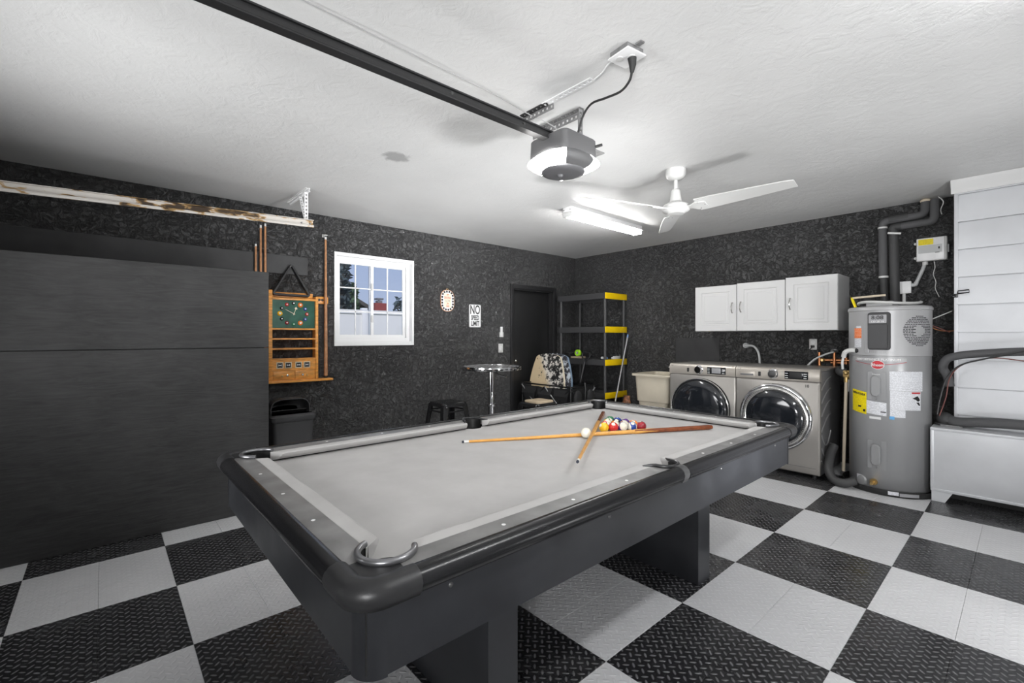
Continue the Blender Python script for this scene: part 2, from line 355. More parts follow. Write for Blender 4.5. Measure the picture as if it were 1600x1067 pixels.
def ball_mat(name, col, stripe):
    m, t, b = newmat(name)
    co = coords(t, 'obj')
    sp = N(t, 'ShaderNodeSeparateXYZ'); t.links.new(co, sp.inputs[0])
    cream = (0.82, 0.78, 0.66, 1)
    az = N(t, 'ShaderNodeMath', operation='ABSOLUTE'); t.links.new(sp.outputs['Z'], az.inputs[0])
    g = N(t, 'ShaderNodeMath', operation='GREATER_THAN'); g.inputs[1].default_value = 0.0150 if stripe else 9.0; t.links.new(az.outputs[0], g.inputs[0])
    mx = N(t, 'ShaderNodeMix', data_type='RGBA'); mx.inputs['A'].default_value = col + (1,); mx.inputs['B'].default_value = cream; t.links.new(g.outputs[0], mx.inputs['Factor'])
    ax = N(t, 'ShaderNodeMath', operation='ABSOLUTE'); t.links.new(sp.outputs['X'], ax.inputs[0])
    g2 = N(t, 'ShaderNodeMath', operation='GREATER_THAN'); g2.inputs[1].default_value = 0.0262; t.links.new(ax.outputs[0], g2.inputs[0])
    mx2 = N(t, 'ShaderNodeMix', data_type='RGBA'); t.links.new(mx.outputs['Result'], mx2.inputs['A']); mx2.inputs['B'].default_value = cream; t.links.new(g2.outputs[0], mx2.inputs['Factor'])
    t.links.new(mx2.outputs['Result'], b.inputs['Base Color']); b.inputs['Roughness'].default_value = 0.12; b.inputs['Coat Weight'].default_value = 0.4
    return name
simple('cue_ball_cream', (0.84, 0.80, 0.68), 0.15, coat=0.4)

# ------------------------------------------------------------------ mesh helpers
class MB:
    def __init__(s): s.bm = bmesh.new()
    def _merge(s, b2):
        me = bpy.data.meshes.new('tmp'); b2.to_mesh(me); b2.free(); s.bm.from_mesh(me); bpy.data.meshes.remove(me); return s
    def box(s, x0, x1, y0, y1, z0, z1, bev=0.0, seg=2, mtx=None):
        b = bmesh.new(); bmesh.ops.create_cube(b, size=1)
        sx, sy, sz = x1 - x0, y1 - y0, z1 - z0; c = Vector(((x0 + x1) / 2, (y0 + y1) / 2, (z0 + z1) / 2))
        for v in b.verts: v.co = Vector((v.co.x * sx, v.co.y * sy, v.co.z * sz)) + c
        if bev: bmesh.ops.bevel(b, geom=list(b.edges), offset=bev, segments=seg, affect='EDGES', profile=0.5)
        if mtx is not None: bmesh.ops.transform(b, matrix=mtx, verts=b.verts)
        return s._merge(b)
    def cyl(s, p0, p1, r0, r1=None, n=20, cap=True):
        p0, p1 = Vector(p0), Vector(p1); r1 = r0 if r1 is None else r1
        ax = (p1 - p0); L = ax.length; q = ax.to_track_quat('Z', 'Y').to_matrix().to_4x4()
        b = bmesh.new(); bmesh.ops.create_cone(b, cap_ends=cap, segments=n, radius1=r0, radius2=max(r1, 1e-5), depth=L)
        bmesh.ops.transform(b, matrix=Matrix.Translation((p0 + p1) / 2) @ q, verts=b.verts)
        return s._merge(b)
    def sphere(s, c, r, u=20, v=12, sc=(1, 1, 1)):
        b = bmesh.new(); bmesh.ops.create_uvsphere(b, u_segments=u, v_segments=v, radius=r)
        bmesh.ops.transform(b, matrix=Matrix.Translation(c) @ Matrix.Diagonal((*sc, 1)), verts=b.verts)
        return s._merge(b)
    def tube(s, pts, r, n=10, smooth=0, cap=True, radii=None):
        P = [Vector(p) for p in pts]
        if smooth:
            Q = []
            for i in range(len(P) - 1):
                a = P[max(i - 1, 0)]; b0 = P[i]; c = P[i + 1]; d = P[min(i + 2, len(P) - 1)]
                for k in range(smooth):
                    t = k / smooth
                    Q.append(0.5 * ((2 * b0) + (c - a) * t + (2 * a - 5 * b0 + 4 * c - d) * t * t + (3 * b0 - a - 3 * c + d) * t ** 3))
            Q.append(P[-1]); P = Q
        b = s.bm; prev = None; nrm = None; first = None
        for i, p in enumerate(P):
            t = (P[min(i + 1, len(P) - 1)] - P[max(i - 1, 0)]).normalized()
            if nrm is None:
                nrm = t.orthogonal().normalized()
            else:
                nrm = (nrm - t * nrm.dot(t)).normalized()
            bn = t.cross(nrm); rr = r if radii is None else radii[min(i, len(radii) - 1)]
            ring = [b.verts.new(p + (nrm * math.cos(2 * PI * k / n) + bn * math.sin(2 * PI * k / n)) * rr) for k in range(n)]
            if prev:
                for k in range(n): b.faces.new((prev[k], prev[(k + 1) % n], ring[(k + 1) % n], ring[k]))
            else: first = ring
            prev = ring
        if cap:
            b.faces.new(list(reversed(first))); b.faces.new(prev)
        return s
    def loft(s, rings, closed=True, cap0=True, cap1=True):
        b = s.bm; prev = None; vr = []
        for ring in rings:
            vs = [b.verts.new(Vector(p)) for p in ring]; vr.append(vs)
            if prev:
                n = len(vs)
                for k in range(n if closed else n - 1): b.faces.new((prev[k], prev[(k + 1) % n], vs[(k + 1) % n], vs[k]))
            prev = vs
        if cap0: b.faces.new(list(reversed(vr[0])))
        if cap1: b.faces.new(vr[-1])
        return s
    def lathe(s, prof, c=(0, 0, 0), n=40, mtx=None, cap0=False, cap1=False, a0=0.0, a1=2 * PI):
        full = abs(a1 - a0 - 2 * PI) < 1e-6
        m = n if full else n + 1
        rings = []
        for r, z in prof:
            rr = []
            for k in range(m):
                a = a0 + (a1 - a0) * k / n
                p = Vector((r * math.cos(a), r * math.sin(a), z))
                if mtx is not None: p = mtx @ p
                rr.append(p + Vector(c))
            rings.append(rr)
        return s.loft(rings, closed=full, cap0=cap0, cap1=cap1)
    def prism(s, poly, axis, a, b):
        """poly in the two other axes (in x,y,z order), extruded along axis from a to b"""
        def mk(p, t):
            q = list(p); q.insert('xyz'.index(axis), t); return q
        return s.loft([[mk(p, a) for p in poly], [mk(p, b) for p in poly]])
    def xf(s, mtx):
        bmesh.ops.transform(s.bm, matrix=mtx, verts=s.bm.verts); return s
    def mesh(s, name, mat, off=Vector((0, 0, 0)), sharp=38):
        bmesh.ops.remove_doubles(s.bm, verts=s.bm.verts, dist=1e-6)
        bmesh.ops.recalc_face_normals(s.bm, faces=s.bm.faces)
        for v in s.bm.verts: v.co -= off
        me = bpy.data.meshes.new(name); s.bm.to_mesh(me); s.bm.free()
        for m in (mat if isinstance(mat, (list, tuple)) else [mat]): me.materials.append(MATS[m])
        me.shade_smooth(); me.set_sharp_from_angle(angle=R(sharp))
        return me
WORLD = {}
def thing(name, label, cat, loc, group=None):
    o = bpy.data.objects.new(name, None); COL.objects.link(o); o.location = loc; o.empty_display_size = 0.05
    o['label'] = label; o['category'] = cat
    if group: o['group'] = group
    WORLD[o.name] = Vector(loc); return o
def part(name, mb, mat, parent, label=None, kind=None, sharp=38, origin=None):
    """world-space geometry hung under its thing (or part); origin gives the part an origin of its own"""
    w = WORLD[parent.name] if parent else Vector((0, 0, 0))
    og = Vector(origin) if origin is not None else w
    me = mb.mesh(name, mat, og, sharp); o = bpy.data.objects.new(name, me); COL.objects.link(o); o.parent = parent
    o.location = og - w
    WORLD[o.name] = og
    if label: o['label'] = label
    if kind: o['kind'] = kind
    return o
def solo(name, mb, mat, label, cat, group=None, sharp=38, kind=None):
    bb = [v.co for v in mb.bm.verts]
    c = Vector(((min(v.x for v in bb) + max(v.x for v in bb)) / 2, (min(v.y for v in bb) + max(v.y for v in bb)) / 2, min(v.z for v in bb)))
    me = mb.mesh(name, mat, c, sharp); o = bpy.data.objects.new(name, me); COL.objects.link(o); o.location = c
    WORLD[o.name] = c; o['label'] = label; o['category'] = cat
    if group: o['group'] = group
    if kind: o['kind'] = kind
    return o
def struct(name, mb, mat, label=None):
    me = mb.mesh(name, mat); o = bpy.data.objects.new(name, me); COL.objects.link(o); o['kind'] = 'structure'; WORLD[o.name] = Vector((0, 0, 0))
    if label: o['label'] = label
    return o
def text_mb(s, size, fn, extrude=0.0006, sx=1.0, bold=0.0):
    """lettering as a mesh; fn maps (x, y, depth) of the centred text to world"""
    cu = bpy.data.curves.new('lettering', 'FONT'); cu.body = s; cu.size = size; cu.align_x = 'CENTER'; cu.align_y = 'CENTER'; cu.extrude = extrude; cu.resolution_u = 3; cu.offset = bold
    ob = bpy.data.objects.new('lettering_tmp', cu); COL.objects.link(ob)
    dg = bpy.context.evaluated_depsgraph_get(); me = bpy.data.meshes.new_from_object(ob.evaluated_get(dg))
    bpy.data.objects.remove(ob); bpy.data.curves.remove(cu)
    mb = MB(); mb.bm.from_mesh(me); bpy.data.meshes.remove(me)
    for v in mb.bm.verts: v.co = Vector(fn(v.co.x * sx, v.co.y, v.co.z))
    return mb
def rrect(cx, cy, hx, hy, r, n=5):
    out = []
    for qx, qy, a0 in ((1, 1, 0), (-1, 1, 90), (-1, -1, 180), (1, -1, 270)):
        for k in range(n + 1):
            a = R(a0 + 90 * k / n); out.append((cx + qx * (hx - r) + r * math.cos(a), cy + qy * (hy - r) + r * math.sin(a)))
    return out
def copy_tree(o, parent=None):
    c = o.copy(); COL.objects.link(c); c.parent = parent
    for ch in list(o.children): copy_tree(ch, c)
    return c
ZAX_NEGY = Matrix.Rotation(PI / 2, 4, 'X')       # local +Z -> world -Y
ZAX_POSX = Matrix.Rotation(PI / 2, 4, 'Y')       # local +Z -> world +X

# ------------------------------------------------------------------ the room
XL, YB, ZC = -3.748, 4.20, 2.56
XR, YF = 2.55, -3.05
WY0, WY1, WZ0, WZ1 = 0.325, 1.243, 1.212, 2.186      # window opening
DY0, DY1, DZ = 2.845, 3.675, 1.985                   # door opening
TI = 0.3048
floor = struct('floor', MB().box(XL - .12, XR + .12, YF - .12, YB + .12, -0.13, -0.0085), 'concrete', 'garage slab under the chequered tiles')
def in_view(x, y):
    dx, dy = x - CAM.x, y - CAM.y; c, s = math.cos(YAW), math.sin(YAW)
    f = -s * dx + c * dy; r = c * dx + s * dy
    if f < 0.25: return None
    u = 800 + FPX * r / f; v = 525.74 + FPX * CAM.z / f
    return f if (-170 < u < 1770 and v < 1290) else None
def tile_mesh(name, mat):
    return MB().box(-TI / 2 + .0006, TI / 2 - .0006, -TI / 2 + .0006, TI / 2 - .0006, -0.0085, 0.0, bev=0.0012, seg=1).mesh(name, mat, sharp=20)
tmesh = {0: tile_mesh('tile', 'tile_black'), 1: tile_mesh('tile', 'tile_grey')}
cand = []; rest = []
i0, i1 = math.floor(XL / TI), math.ceil(XR / TI)
j0, j1 = math.floor(YF / TI), math.ceil(YB / TI)
for i in range(i0, i1):
    for j in range(j0, j1):
        x, y = (i + .5) * TI, (j + .5) * TI
        col = (math.floor(i / 2) + math.floor(j / 2)) % 2
        clip = i in (i0, i1 - 1) or j in (j0, j1 - 1)
        f = in_view(x, y)
        hid = x < -2.95 or (x > 0.75 and y > 3.75)
        if f and not clip and not hid: cand.append((f, x, y, col))
        else: rest.append((x, y, col))
cand.sort()
for f, x, y, col in cand[300:]: rest.append((x, y, col))
for f, x, y, col in cand[:300]:
    o = bpy.data.objects.new('tile', tmesh[col]); COL.objects.link(o); o.parent = floor; o.location = (x, y, 0)
rb = bmesh.new(); mi = []
for x, y, col in rest:
    h = TI / 2 - .0006
    xa, xb, ya, yb = max(x - h, XL), min(x + h, XR), max(y - h, YF), min(y + h, YB)
    if xb - xa < .01 or yb - ya < .01: continue
    b8 = [rb.verts.new((px, py, pz)) for pz in (-.0085, 0) for px, py in ((xa, ya), (xb, ya), (xb, yb), (xa, yb))]
    fs = [rb.faces.new([b8[q] for q in ff]) for ff in ((4, 5, 6, 7), (0, 1, 5, 4), (1, 2, 6, 5), (2, 3, 7, 6), (3, 0, 4, 7))]
    for q in fs: q.material_index = col
me = bpy.data.meshes.new('far_tiles'); rb.to_mesh(me); rb.free(); me.materials.append(MATS['tile_black']); me.materials.append(MATS['tile_grey'])
o = bpy.data.objects.new('far_tiles', me); COL.objects.link(o); o.parent = floor; o['kind'] = 'stuff'

struct('ceiling', MB().box(XL - .12, XR + .12, YF - .12, YB + .12, ZC, ZC + .12), 'white_plaster')
wl = MB()
T_ = .12
wl.box(XL - T_, XL, YF, WY0, 0, ZC).box(XL - T_, XL, WY0, WY1, 0, WZ0).box(XL - T_, XL, WY0, WY1, WZ1, ZC).box(XL - T_, XL, WY1, DY0, 0, ZC).box(XL - T_, XL, DY0, DY1, DZ, ZC).box(XL - T_, XL, DY1, YB, 0, ZC)
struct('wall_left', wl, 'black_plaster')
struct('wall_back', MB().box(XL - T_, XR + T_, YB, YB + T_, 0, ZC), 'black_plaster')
struct('wall_right', MB().box(XR, XR + T_, YF, YB, 0, ZC), 'white_paint_wall')
struct('wall_front', MB().box(XL - T_, XR + T_, YF - T_, YF, 0, ZC), 'white_paint_wall')
# painted ledger board on the left wall
struct('trim_1', MB().box(XL, XL + .02, YF, .042, 1.915, 2.098, bev=.002, seg=1), 'black_board', 'black painted board nailed along the wall')
# plywood partition, two sheets high
wp = struct('wall_partition', MB().box(-2.735, -2.71, YF, -.60, 0.0, 1.775), 'black_board', 'framing behind the plywood')
part('plywood_sheet', MB().box(-2.71, -2.69, YF, -.572, 0.002, 1.215, bev=.002, seg=1), 'black_plywood', wp)
part('plywood_sheet', MB().box(-2.71, -2.69, YF, -.572, 1.219, 1.785, bev=.002, seg=1), 'black_plywood', wp)
# smoother patch panels on the black back wall
struct('trim_2', MB().box(-2.0, -1.42, YB - .006, YB, .9, 1.28), 'black_board', 'smooth black patch panel')

# window -----------------------------------------------------------
win = bpy.data.objects.new('window_1', None); COL.objects.link(win); win['kind'] = 'structure'; win['label'] = 'white vinyl sliding window with grilles'; win.location = (XL, (WY0 + WY1) / 2, WZ0); WORLD['window_1'] = Vector(win.location)
def frame_yz(x0, x1, y0, y1, z0, z1, t, tb=None, tt=None, tr=None):
    tb = t if tb is None else tb; tt = t if tt is None else tt; tr = t if tr is None else tr
    m = MB(); m.box(x0, x1, y0, y0 + t, z0, z1).box(x0, x1, y1 - tr, y1, z0, z1).box(x0, x1, y0 + t, y1 - tr, z0, z0 + tb).box(x0, x1, y0 + t, y1 - tr, z1 - tt, z1)
    return m
part('casing', frame_yz(XL - .004, XL + .012, WY0 - .012, WY1 + .012, WZ0 - .012, WZ1 + .012, .022), 'vinyl_white', win)
part('reveal', frame_yz(XL - .118, XL, WY0, WY1, WZ0, WZ1, .012, .03, .02), 'vinyl_white', win)
part('window_frame', frame_yz(XL - .118, XL - .062, WY0 + .012, WY1 - .012, WZ0 + .03, WZ1 - .02, .035, .04, .04), 'vinyl_white', win)
ym = (WY0 + WY1) / 2 - .02
def sash(x0, x1, ya, yb, za, zb):
    s_ = part('sash', frame_yz(x0, x1, ya, yb, za, zb, .032), 'vinyl_white', win)
    hy, hz = (yb - ya - .064), (zb - za - .064)
    xm = (x0 + x1) / 2
    mb = MB(); mb.box(xm - .006, xm + .006, (ya + yb) / 2 - .006, (ya + yb) / 2 + .006, za + .03, zb - .03)
    for k in (1, 2): mb.box(xm - .006, xm + .006, ya + .03, yb - .03, za + .032 + hz * k / 3 - .006, za + .032 + hz * k / 3 + .006)
    part('grille', mb, 'vinyl_white', s_)
    for a in range(2):
        for k in range(3):
            y0 = ya + .032 + hy * a / 2; z0 = za + .032 + hz * k / 3
            part('pane', MB().box(xm - .002, xm + .002, y0 + .005, y0 + hy / 2 - .005, z0 + .005, z0 + hz / 3 - .005), 'window_glass', s_)
    return s_
s1 = sash(XL - .112, XL - .09, ym - .02, WY1 - .05, WZ0 + .072, WZ1 - .06)
s2 = sash(XL - .088, XL - .066, WY0 + .042, ym + .02, WZ0 + .072, WZ1 - .06)
for z in (1.50, 1.86): part('latch', MB().box(XL - .068, XL - .05, ym - .012, ym + .012, z - .04, z + .04, bev=.005), 'white_plastic', s2)

# door -------------------------------------------------------------
door = bpy.data.objects.new('door_1', None); COL.objects.link(door); door['kind'] = 'structure'; door['label'] = 'black painted flush door'; door.location = (XL, DY0, 0); WORLD['door_1'] = Vector(door.location)
part('door_leaf', MB().box(XL - .115, XL - .075, DY0 + .02, DY1 - .02, .01, DZ - .02, bev=.002), 'door_black', door)
jm = MB().box(XL - .118, XL + .002, DY0, DY0 + .02, 0, DZ).box(XL - .118, XL + .002, DY1 - .02, DY1, 0, DZ).box(XL - .118, XL + .002, DY0, DY1, DZ - .02, DZ)
jm.box(XL - .07, XL - .05, DY1 - .032, DY1 - .02, 0, DZ - .02).box(XL - .07, XL - .05, DY0 + .02, DY0 + .032, 0, DZ - .02)
part('jamb', jm, 'door_black', door)
part('casing', MB().box(XL, XL + .018, DY0 - .055, DY0 + .005, 0, DZ + .062, bev=.004), 'plastic_black', door)
part('casing', MB().box(XL, XL + .018, DY1 - .005, DY1 + .055, 0, DZ + .062, bev=.004), 'plastic_black', door)
part('casing', MB().box(XL, XL + .018, DY0 - .005, DY1 + .005, DZ, DZ + .062, bev=.004), 'plastic_black', door)
part('knob', MB().cyl((XL - .075, DY0 + .08, .95), (XL - .05, DY0 + .08, .95), .012).sphere((XL - .035, DY0 + .08, .95), .026), 'nickel', door)

# closet of silver boards on the right ------------------------------
CX, CY = .735, 3.65
cl = struct('wall_closet', MB().box(CX + .01, XR, CY + .02, YB, 0, ZC), 'siding_silver', 'silver painted closet with broad horizontal boards')
z = 0.0; pitch = .2215; zz = 2.44 - 11 * pitch
k = 0
while zz < 2.5:
    a = max(zz + .004, 0.001); b_ = min(zz + pitch - .004, 2.47)
    if b_ - a > .02:
        part('siding_board', MB().prism([(CY + .02, a), (CY - .010, a), (CY - .010, a + .006), (CY + .008, b_), (CY + .02, b_)], 'x', CX, XR - .005), 'siding_silver', cl)
    zz += pitch
part('crown_moulding', MB().prism([(CY + .02, 2.455), (CY - .01, 2.455), (CY - .014, 2.49), (CY - .045, 2.525), (CY - .05, 2.558), (CY + .02, 2.558)], 'x', CX - .03, XR - .005), 'crown_white', cl)
part('corner_trim', MB().box(CX - .012, CX + .012, CY - .01, CY + .02, .001, 2.455, bev=.002), 'siding_silver', cl)
hs = thing('hasp', 'small black metal hasp on the edge of the silver closet', 'hasp', (CX, CY - .012, 1.63))
part('plate', MB().box(CX - .02, CX + .012, CY - .018, CY - .0105, 1.615, 1.645, bev=.002), 'steel_black', hs)
part('loop', MB().tube([(CX + .01, CY - .02, 1.645), (CX + .075, CY - .02, 1.65), (CX + .075, CY - .02, 1.672), (CX + .012, CY - .02, 1.667), (CX + .01, CY - .02, 1.645)], .005, 8), 'steel_black', hs)
part('staple', MB().tube([(CX - .01, CY - .016, 1.63), (CX - .03, CY - .05, 1.632), (CX - .045, CY - .045, 1.64)], .005, 8), 'steel_black', hs)

# ------------------------------------------------------------------ pool table
TX, TY, ZR, ZBED = -.489, .175, .788, .748
tb = thing('pool_table', 'black pool table with grey cloth standing in the middle of the chequered floor', 'pool table', (TX, TY, 0))
def L2W(p): return (TX + p[0], TY + p[1])
def arc(cx, cy, r, a0, a1, n):
    return [(cx + r * math.cos(R(a0 + (a1 - a0) * k / n)), cy + r * math.sin(R(a0 + (a1 - a0) * k / n))) for k in range(n + 1)]
def plate(poly, z0, z1, bev=0):
    m = MB(); m.prism([L2W(p) for p in poly], 'z', z0, z1); return m
def mir(poly, sx, sy): return [(p[0] * sx, p[1] * sy) for p in poly]
# bed with notches for the six pockets
bed = []
q = arc(.600, 1.177, .060, -75.5, -192.5, 12)            # +,+ corner
side = arc(.640, 0, .056, 243, 117, 10)                  # right side pocket
bed = side + q
bed += [(-x, y) for x, y in reversed(q)] + [(-x, y) for x, y in reversed(side)] + [(-x, -y) for x, y in q] + [(x, -y) for x, y in reversed(q)]
part('bed_cloth', plate(bed, ZBED - .025, ZBED), 'cloth', tb)
# rail caps
a_c = arc(.600, 1.177, .070, 0, -62, 6)
long_cap = [(.627, .066), (.660, .060), (.688, .036), (.695, .030), (.695, 1.180)] + a_c + [(.627, 1.113)]
a_s = arc(.600, 1.177, .070, 90, 152, 6)
short_cap = [(.603, 1.272)] + a_s + [(.535, 1.204)]
short_cap = short_cap + [(-x, y) for x, y in reversed(short_cap)]
for sx in (1, -1):
    for sy in (1, -1): part('rail_top', plate(mir(long_cap, sx, sy), ZR - .03, ZR), 'table_rail', tb)
for sy in (1, -1): part('rail_top', plate(mir(short_cap, 1, sy), ZR - .03, ZR), 'table_rail', tb)
# sights
def sight(x, y, lx, ly):
    pts = [(x + lx * math.cos(2 * PI * k / 12), y + ly * math.sin(2 * PI * k / 12)) for k in range(12)]
    part('sight', plate(pts, ZR - .002, ZR + .0006), 'pearl', tb)
for sx in (1, -1):
    for k in (-3, -2, -1, 1, 2, 3): sight(sx * .663, k * .288, .006, .006)
for sy in (1, -1):
    for k in (-1, 0, 1): sight(k * .288, sy * 1.242, .006, .006)
# rounded outer moulding
prof = [(0, .788), (.006, .794), (.020, .795), (.034, .790), (.044, .779), (.048, .765), (.045, .751), (.037, .742), (.022, .738), (0, .738)]
for sx in (1, -1):
    for y0, y1 in ((.024, 1.165), (-1.165, -.024)):
        part('rail_moulding', MB().prism([(TX + sx * (.695 + d), z) for d, z in prof], 'y', TY + y0, TY + y1), 'table_moulding', tb, sharp=50)
    part('pocket_strap', MB().prism([(TX + sx * (.692 + d * 1.06), z + (.003 if z > .75 else -.004)) for d, z in prof], 'y', TY - .020, TY + .020), 'strap_grey', tb, sharp=50)
for sy in (1, -1):
    part('rail_moulding', MB().prism([(TY + sy * (1.272 + d), z) for d, z in prof], 'x', TX - .59, TX + .59), 'table_moulding', tb, sharp=50)
for sx in (1, -1):
    for sy in (1, -1):
        # corner casting: plate round the pocket plus rounded bumper
        cap = [(.6705, 1.179), (.695, 1.181), (.695, 1.237)] + arc(.66, 1.237, .035, 0, 90, 6) + [(.604, 1.272), (.602, 1.2475)] + arc(.600, 1.177, .0705, 85, 5, 7)
        part('corner_cap', plate(mir(cap, sx, sy), ZR - .03, ZR + .0015), 'table_plastic', tb)
        rings = []
        pp = [(-.003 if i in (0, len(prof) - 1) else d * 1.06, z + (.002 if z > .75 else -.004)) for i, (d, z) in enumerate(prof)]
        def ring(px, py, ang):
            return [Vector((TX + sx * (px + math.cos(ang) * (.035 + d)), TY + sy * (py + math.sin(ang) * (.035 + d)), z)) for d, z in pp]
        rings.append(ring(.66, 1.163, 0))
        for k in range(9): rings.append(ring(.66, 1.237, R(90 * k / 8)))
        rings.append(ring(.588, 1.237, R(90)))
        part('corner_bumper', MB().loft(rings), 'table_plastic', tb, sharp=60)
        # apron corner post
        po = [(.705 - .012, 1.225), (.705, 1.225)] + [(.650 + .055 * math.cos(R(a)), 1.227 + .055 * math.sin(R(a))) for a in range(0, 91, 10)] + [(.648, 1.282), (.648, 1.27)]
        part('corner_post', plate(mir(po, sx, sy), .574, .742), 'table_laminate', tb, sharp=30)
for sx in (1, -1):
    part('side_apron', MB().box(TX + sx * .6945, TX + sx * .7035, TY - 1.2245, TY + 1.2245, .578, .742) if sx > 0 else MB().box(TX - .7035, TX - .6945, TY - 1.2245, TY + 1.2245, .578, .742), 'table_laminate', tb)
    for y in (-1.063, -.443, .379, 1.031):
        part('apron_screw', MB().lathe([(.0005, .003), (.004, .0026), (.006, .0008), (.0065, 0)], (TX + sx * .7035, TY + y, .712), 12, mtx=ZAX_POSX if sx > 0 else ZAX_POSX.inverted(), cap0=True), 'screw_metal', tb)
for sy in (1, -1):
    y0, y1 = sorted((TY + sy * 1.2715, TY + sy * 1.2805))
    part('end_apron', MB().box(TX - .6475, TX + .6475, y0, y1, .578, .742), 'table_laminate', tb)
part('frame_underside', MB().box(TX - .690, TX + .690, TY - 1.268, TY + 1.268, .585, .72), 'pocket_black', tb)
# cushions
def cushion(nose0, nose1, back0, back1, axis, sgn, mid_a):
    """cross-section lofted between two slanted ends; axis = the way it runs"""
    n_, b_ = mid_a
    prof = [(b_, .787), (n_ + .010, .789), (n_ + .003, .787), (n_, .783), (n_ + .003, .775), (n_ + .018, .757), (b_, .749)]
    def ends(nv, bv):
        out = []
        for d, z in prof:
            f = (d - n_) / (b_ - n_); t = nv + (bv - nv) * f
            out.append((TX + sgn * d, TY + t, z) if axis == 'y' else (TX + t, TY + sgn * d, z))
        return out
    return MB().loft([ends(nose0, back0), ends(nose1, back1)])
for sx in (1, -1):
    for sy in (1, -1):
        part('cushion', cushion(sy * .082, sy * 1.088, sy * .066, sy * 1.125, 'y', sx, (.576, .627)), 'cloth', tb, sharp=50)
for sy in (1, -1):
    part('cushion', cushion(-.510, .510, -.547, .547, 'x', sy, (1.153, 1.204)), 'cloth', tb, sharp=50)
# pockets
for sx in (1, -1):
    for sy in (1, -1):
        cx, cy = TX + sx * .600, TY + sy * 1.177
        base = math.degrees(math.atan2(sy, sx))
        pk = part('pocket_liner', MB().lathe([(.0665, .786), (.0665, .66), (.062, .64), (.058, .66), (.062, .786)], (cx, cy, 0), 22, a0=R(base - 118), a1=R(base + 118)).lathe([(.064, .655), (.001, .64)], (cx, cy, 0), 22), 'pocket_black', tb)
        pts = [(cx + .066 * math.cos(R(base + a)), cy + .066 * math.sin(R(base + a)), .795 - .0) for a in range(-112, 113, 8)]
        part('pocket_rim', MB().tube(pts, .0085, 10), 'pocket_rim', pk)
for sx in (1, -1):
    cx, cy = TX + sx * .640, TY
    base = 0 if sx > 0 else 180
    pk = part('pocket_liner', MB().lathe([(.057, .787), (.057, .66), (.052, .64), (.050, .66), (.052, .787)], (cx, cy, 0), 22, a0=R(base - 100), a1=R(base + 100)).lathe([(.054, .655), (.001, .64)], (cx, cy, 0), 22), 'pocket_black', tb)
    pts = [(cx - sx * .040, cy - sx * .088, .789), (cx - sx * .018, cy - sx * .064, .792)] + [(cx + .056 * math.cos(R(base + a)), cy + .056 * math.sin(R(base + a)), .794) for a in range(-90, 91, 10)] + [(cx - sx * .018, cy + sx * .064, .792), (cx - sx * .040, cy + sx * .088, .789)]
    part('pocket_rim', MB().tube(pts, .0065, 8, radii=[.003, .006] + [.007] * 19 + [.006, .003]), 'table_plastic', pk)
# two pedestal legs with a stretcher
for y0, y1 in ((-.588, -.462), (.812, .938)):
    lg = part('leg', MB().box(TX - .465, TX + .468, y0, y1, .001, .569, bev=.003), 'table_laminate', tb)
    part('edge_strip', MB().box(TX + .468, TX + .470, y0, y1, .001, .565), 'table_laminate', lg)
part('stretcher', MB().box(TX - .06, TX + .06, -.462, .812, .40, .56, bev=.003), 'table_laminate', tb)

# cues on the table --------------------------------------------------
def cue(name, label, tip, butt, cols=('cue_maple', 'cue_butt'), split=.66, group=None, rt=.0062, rb=.0145, cat='cue'):
    tip, butt = Vector(tip), Vector(butt); d = butt - tip
    t = thing(name, label, cat, (tip + butt) / 2, group)
    def pt(f): return tip + d * f
    def rad(f): return rt + (rb - rt) * f
    part('tip', MB().cyl(pt(0), pt(.007), rt * .92, rt * .98, 14), 'cue_tip_mat', t)
    part('ferrule', MB().cyl(pt(.007), pt(.024), rt, rad(.024), 14), 'ferrule', t)
    part('shaft', MB().cyl(pt(.024), pt(split), rad(.024), rad(split), 16), cols[0], t)
    # butt with pointed inlays
    part('butt', MB().cyl(pt(split), pt(.985), rad(split) * 1.01, rad(.985), 18), cols[1], t)
    part('bumper', MB().cyl(pt(.985), pt(1.0), rad(.985) * .98, rad(1) * .8, 16), 'rubber_black' if cols[1] == 'cue_walnut' else cols[1], t)
    if cols[0] == 'cue_maple' and split < .7:
        for k in range(4):
            ax = d.normalized(); n1 = ax.orthogonal().normalized(); n2 = ax.cross(n1); u = n1 * math.cos(PI / 4 + k * PI / 2) + n2 * math.sin(PI / 4 + k * PI / 2); v = ax.cross(u)
            m = MB(); rr = rad(split) * 1.03; hw = rr * .62
            a = pt(split) ; e = pt(split + .10)
            m.loft([[a + u * rr - v * hw, a + u * rr * 1.12, a + u * rr + v * hw, a + u * rr * .5], [e + u * rad(split + .1) * 1.0 - v * .0003, e + u * rad(split + .1) * 1.01, e + u * rad(split + .1) + v * .0003, e + u * rr * .6]])
            part('inlay_point', m, cols[0], t)
    return t
cue('pool_cue', 'honey coloured cue lying on the cloth, running under the other cue, butt to the washers', (-.823, -.119, ZBED + .0075), (-.124, 1.190, ZBED + .0155), group='pool cues on the table')
cue('pool_cue', 'cue crossed over the other on the cloth, dark tip raised towards the camera', (-.070, -.093, .8005), (-.864, 1.126, .7635), split=.70, group='pool cues on the table')
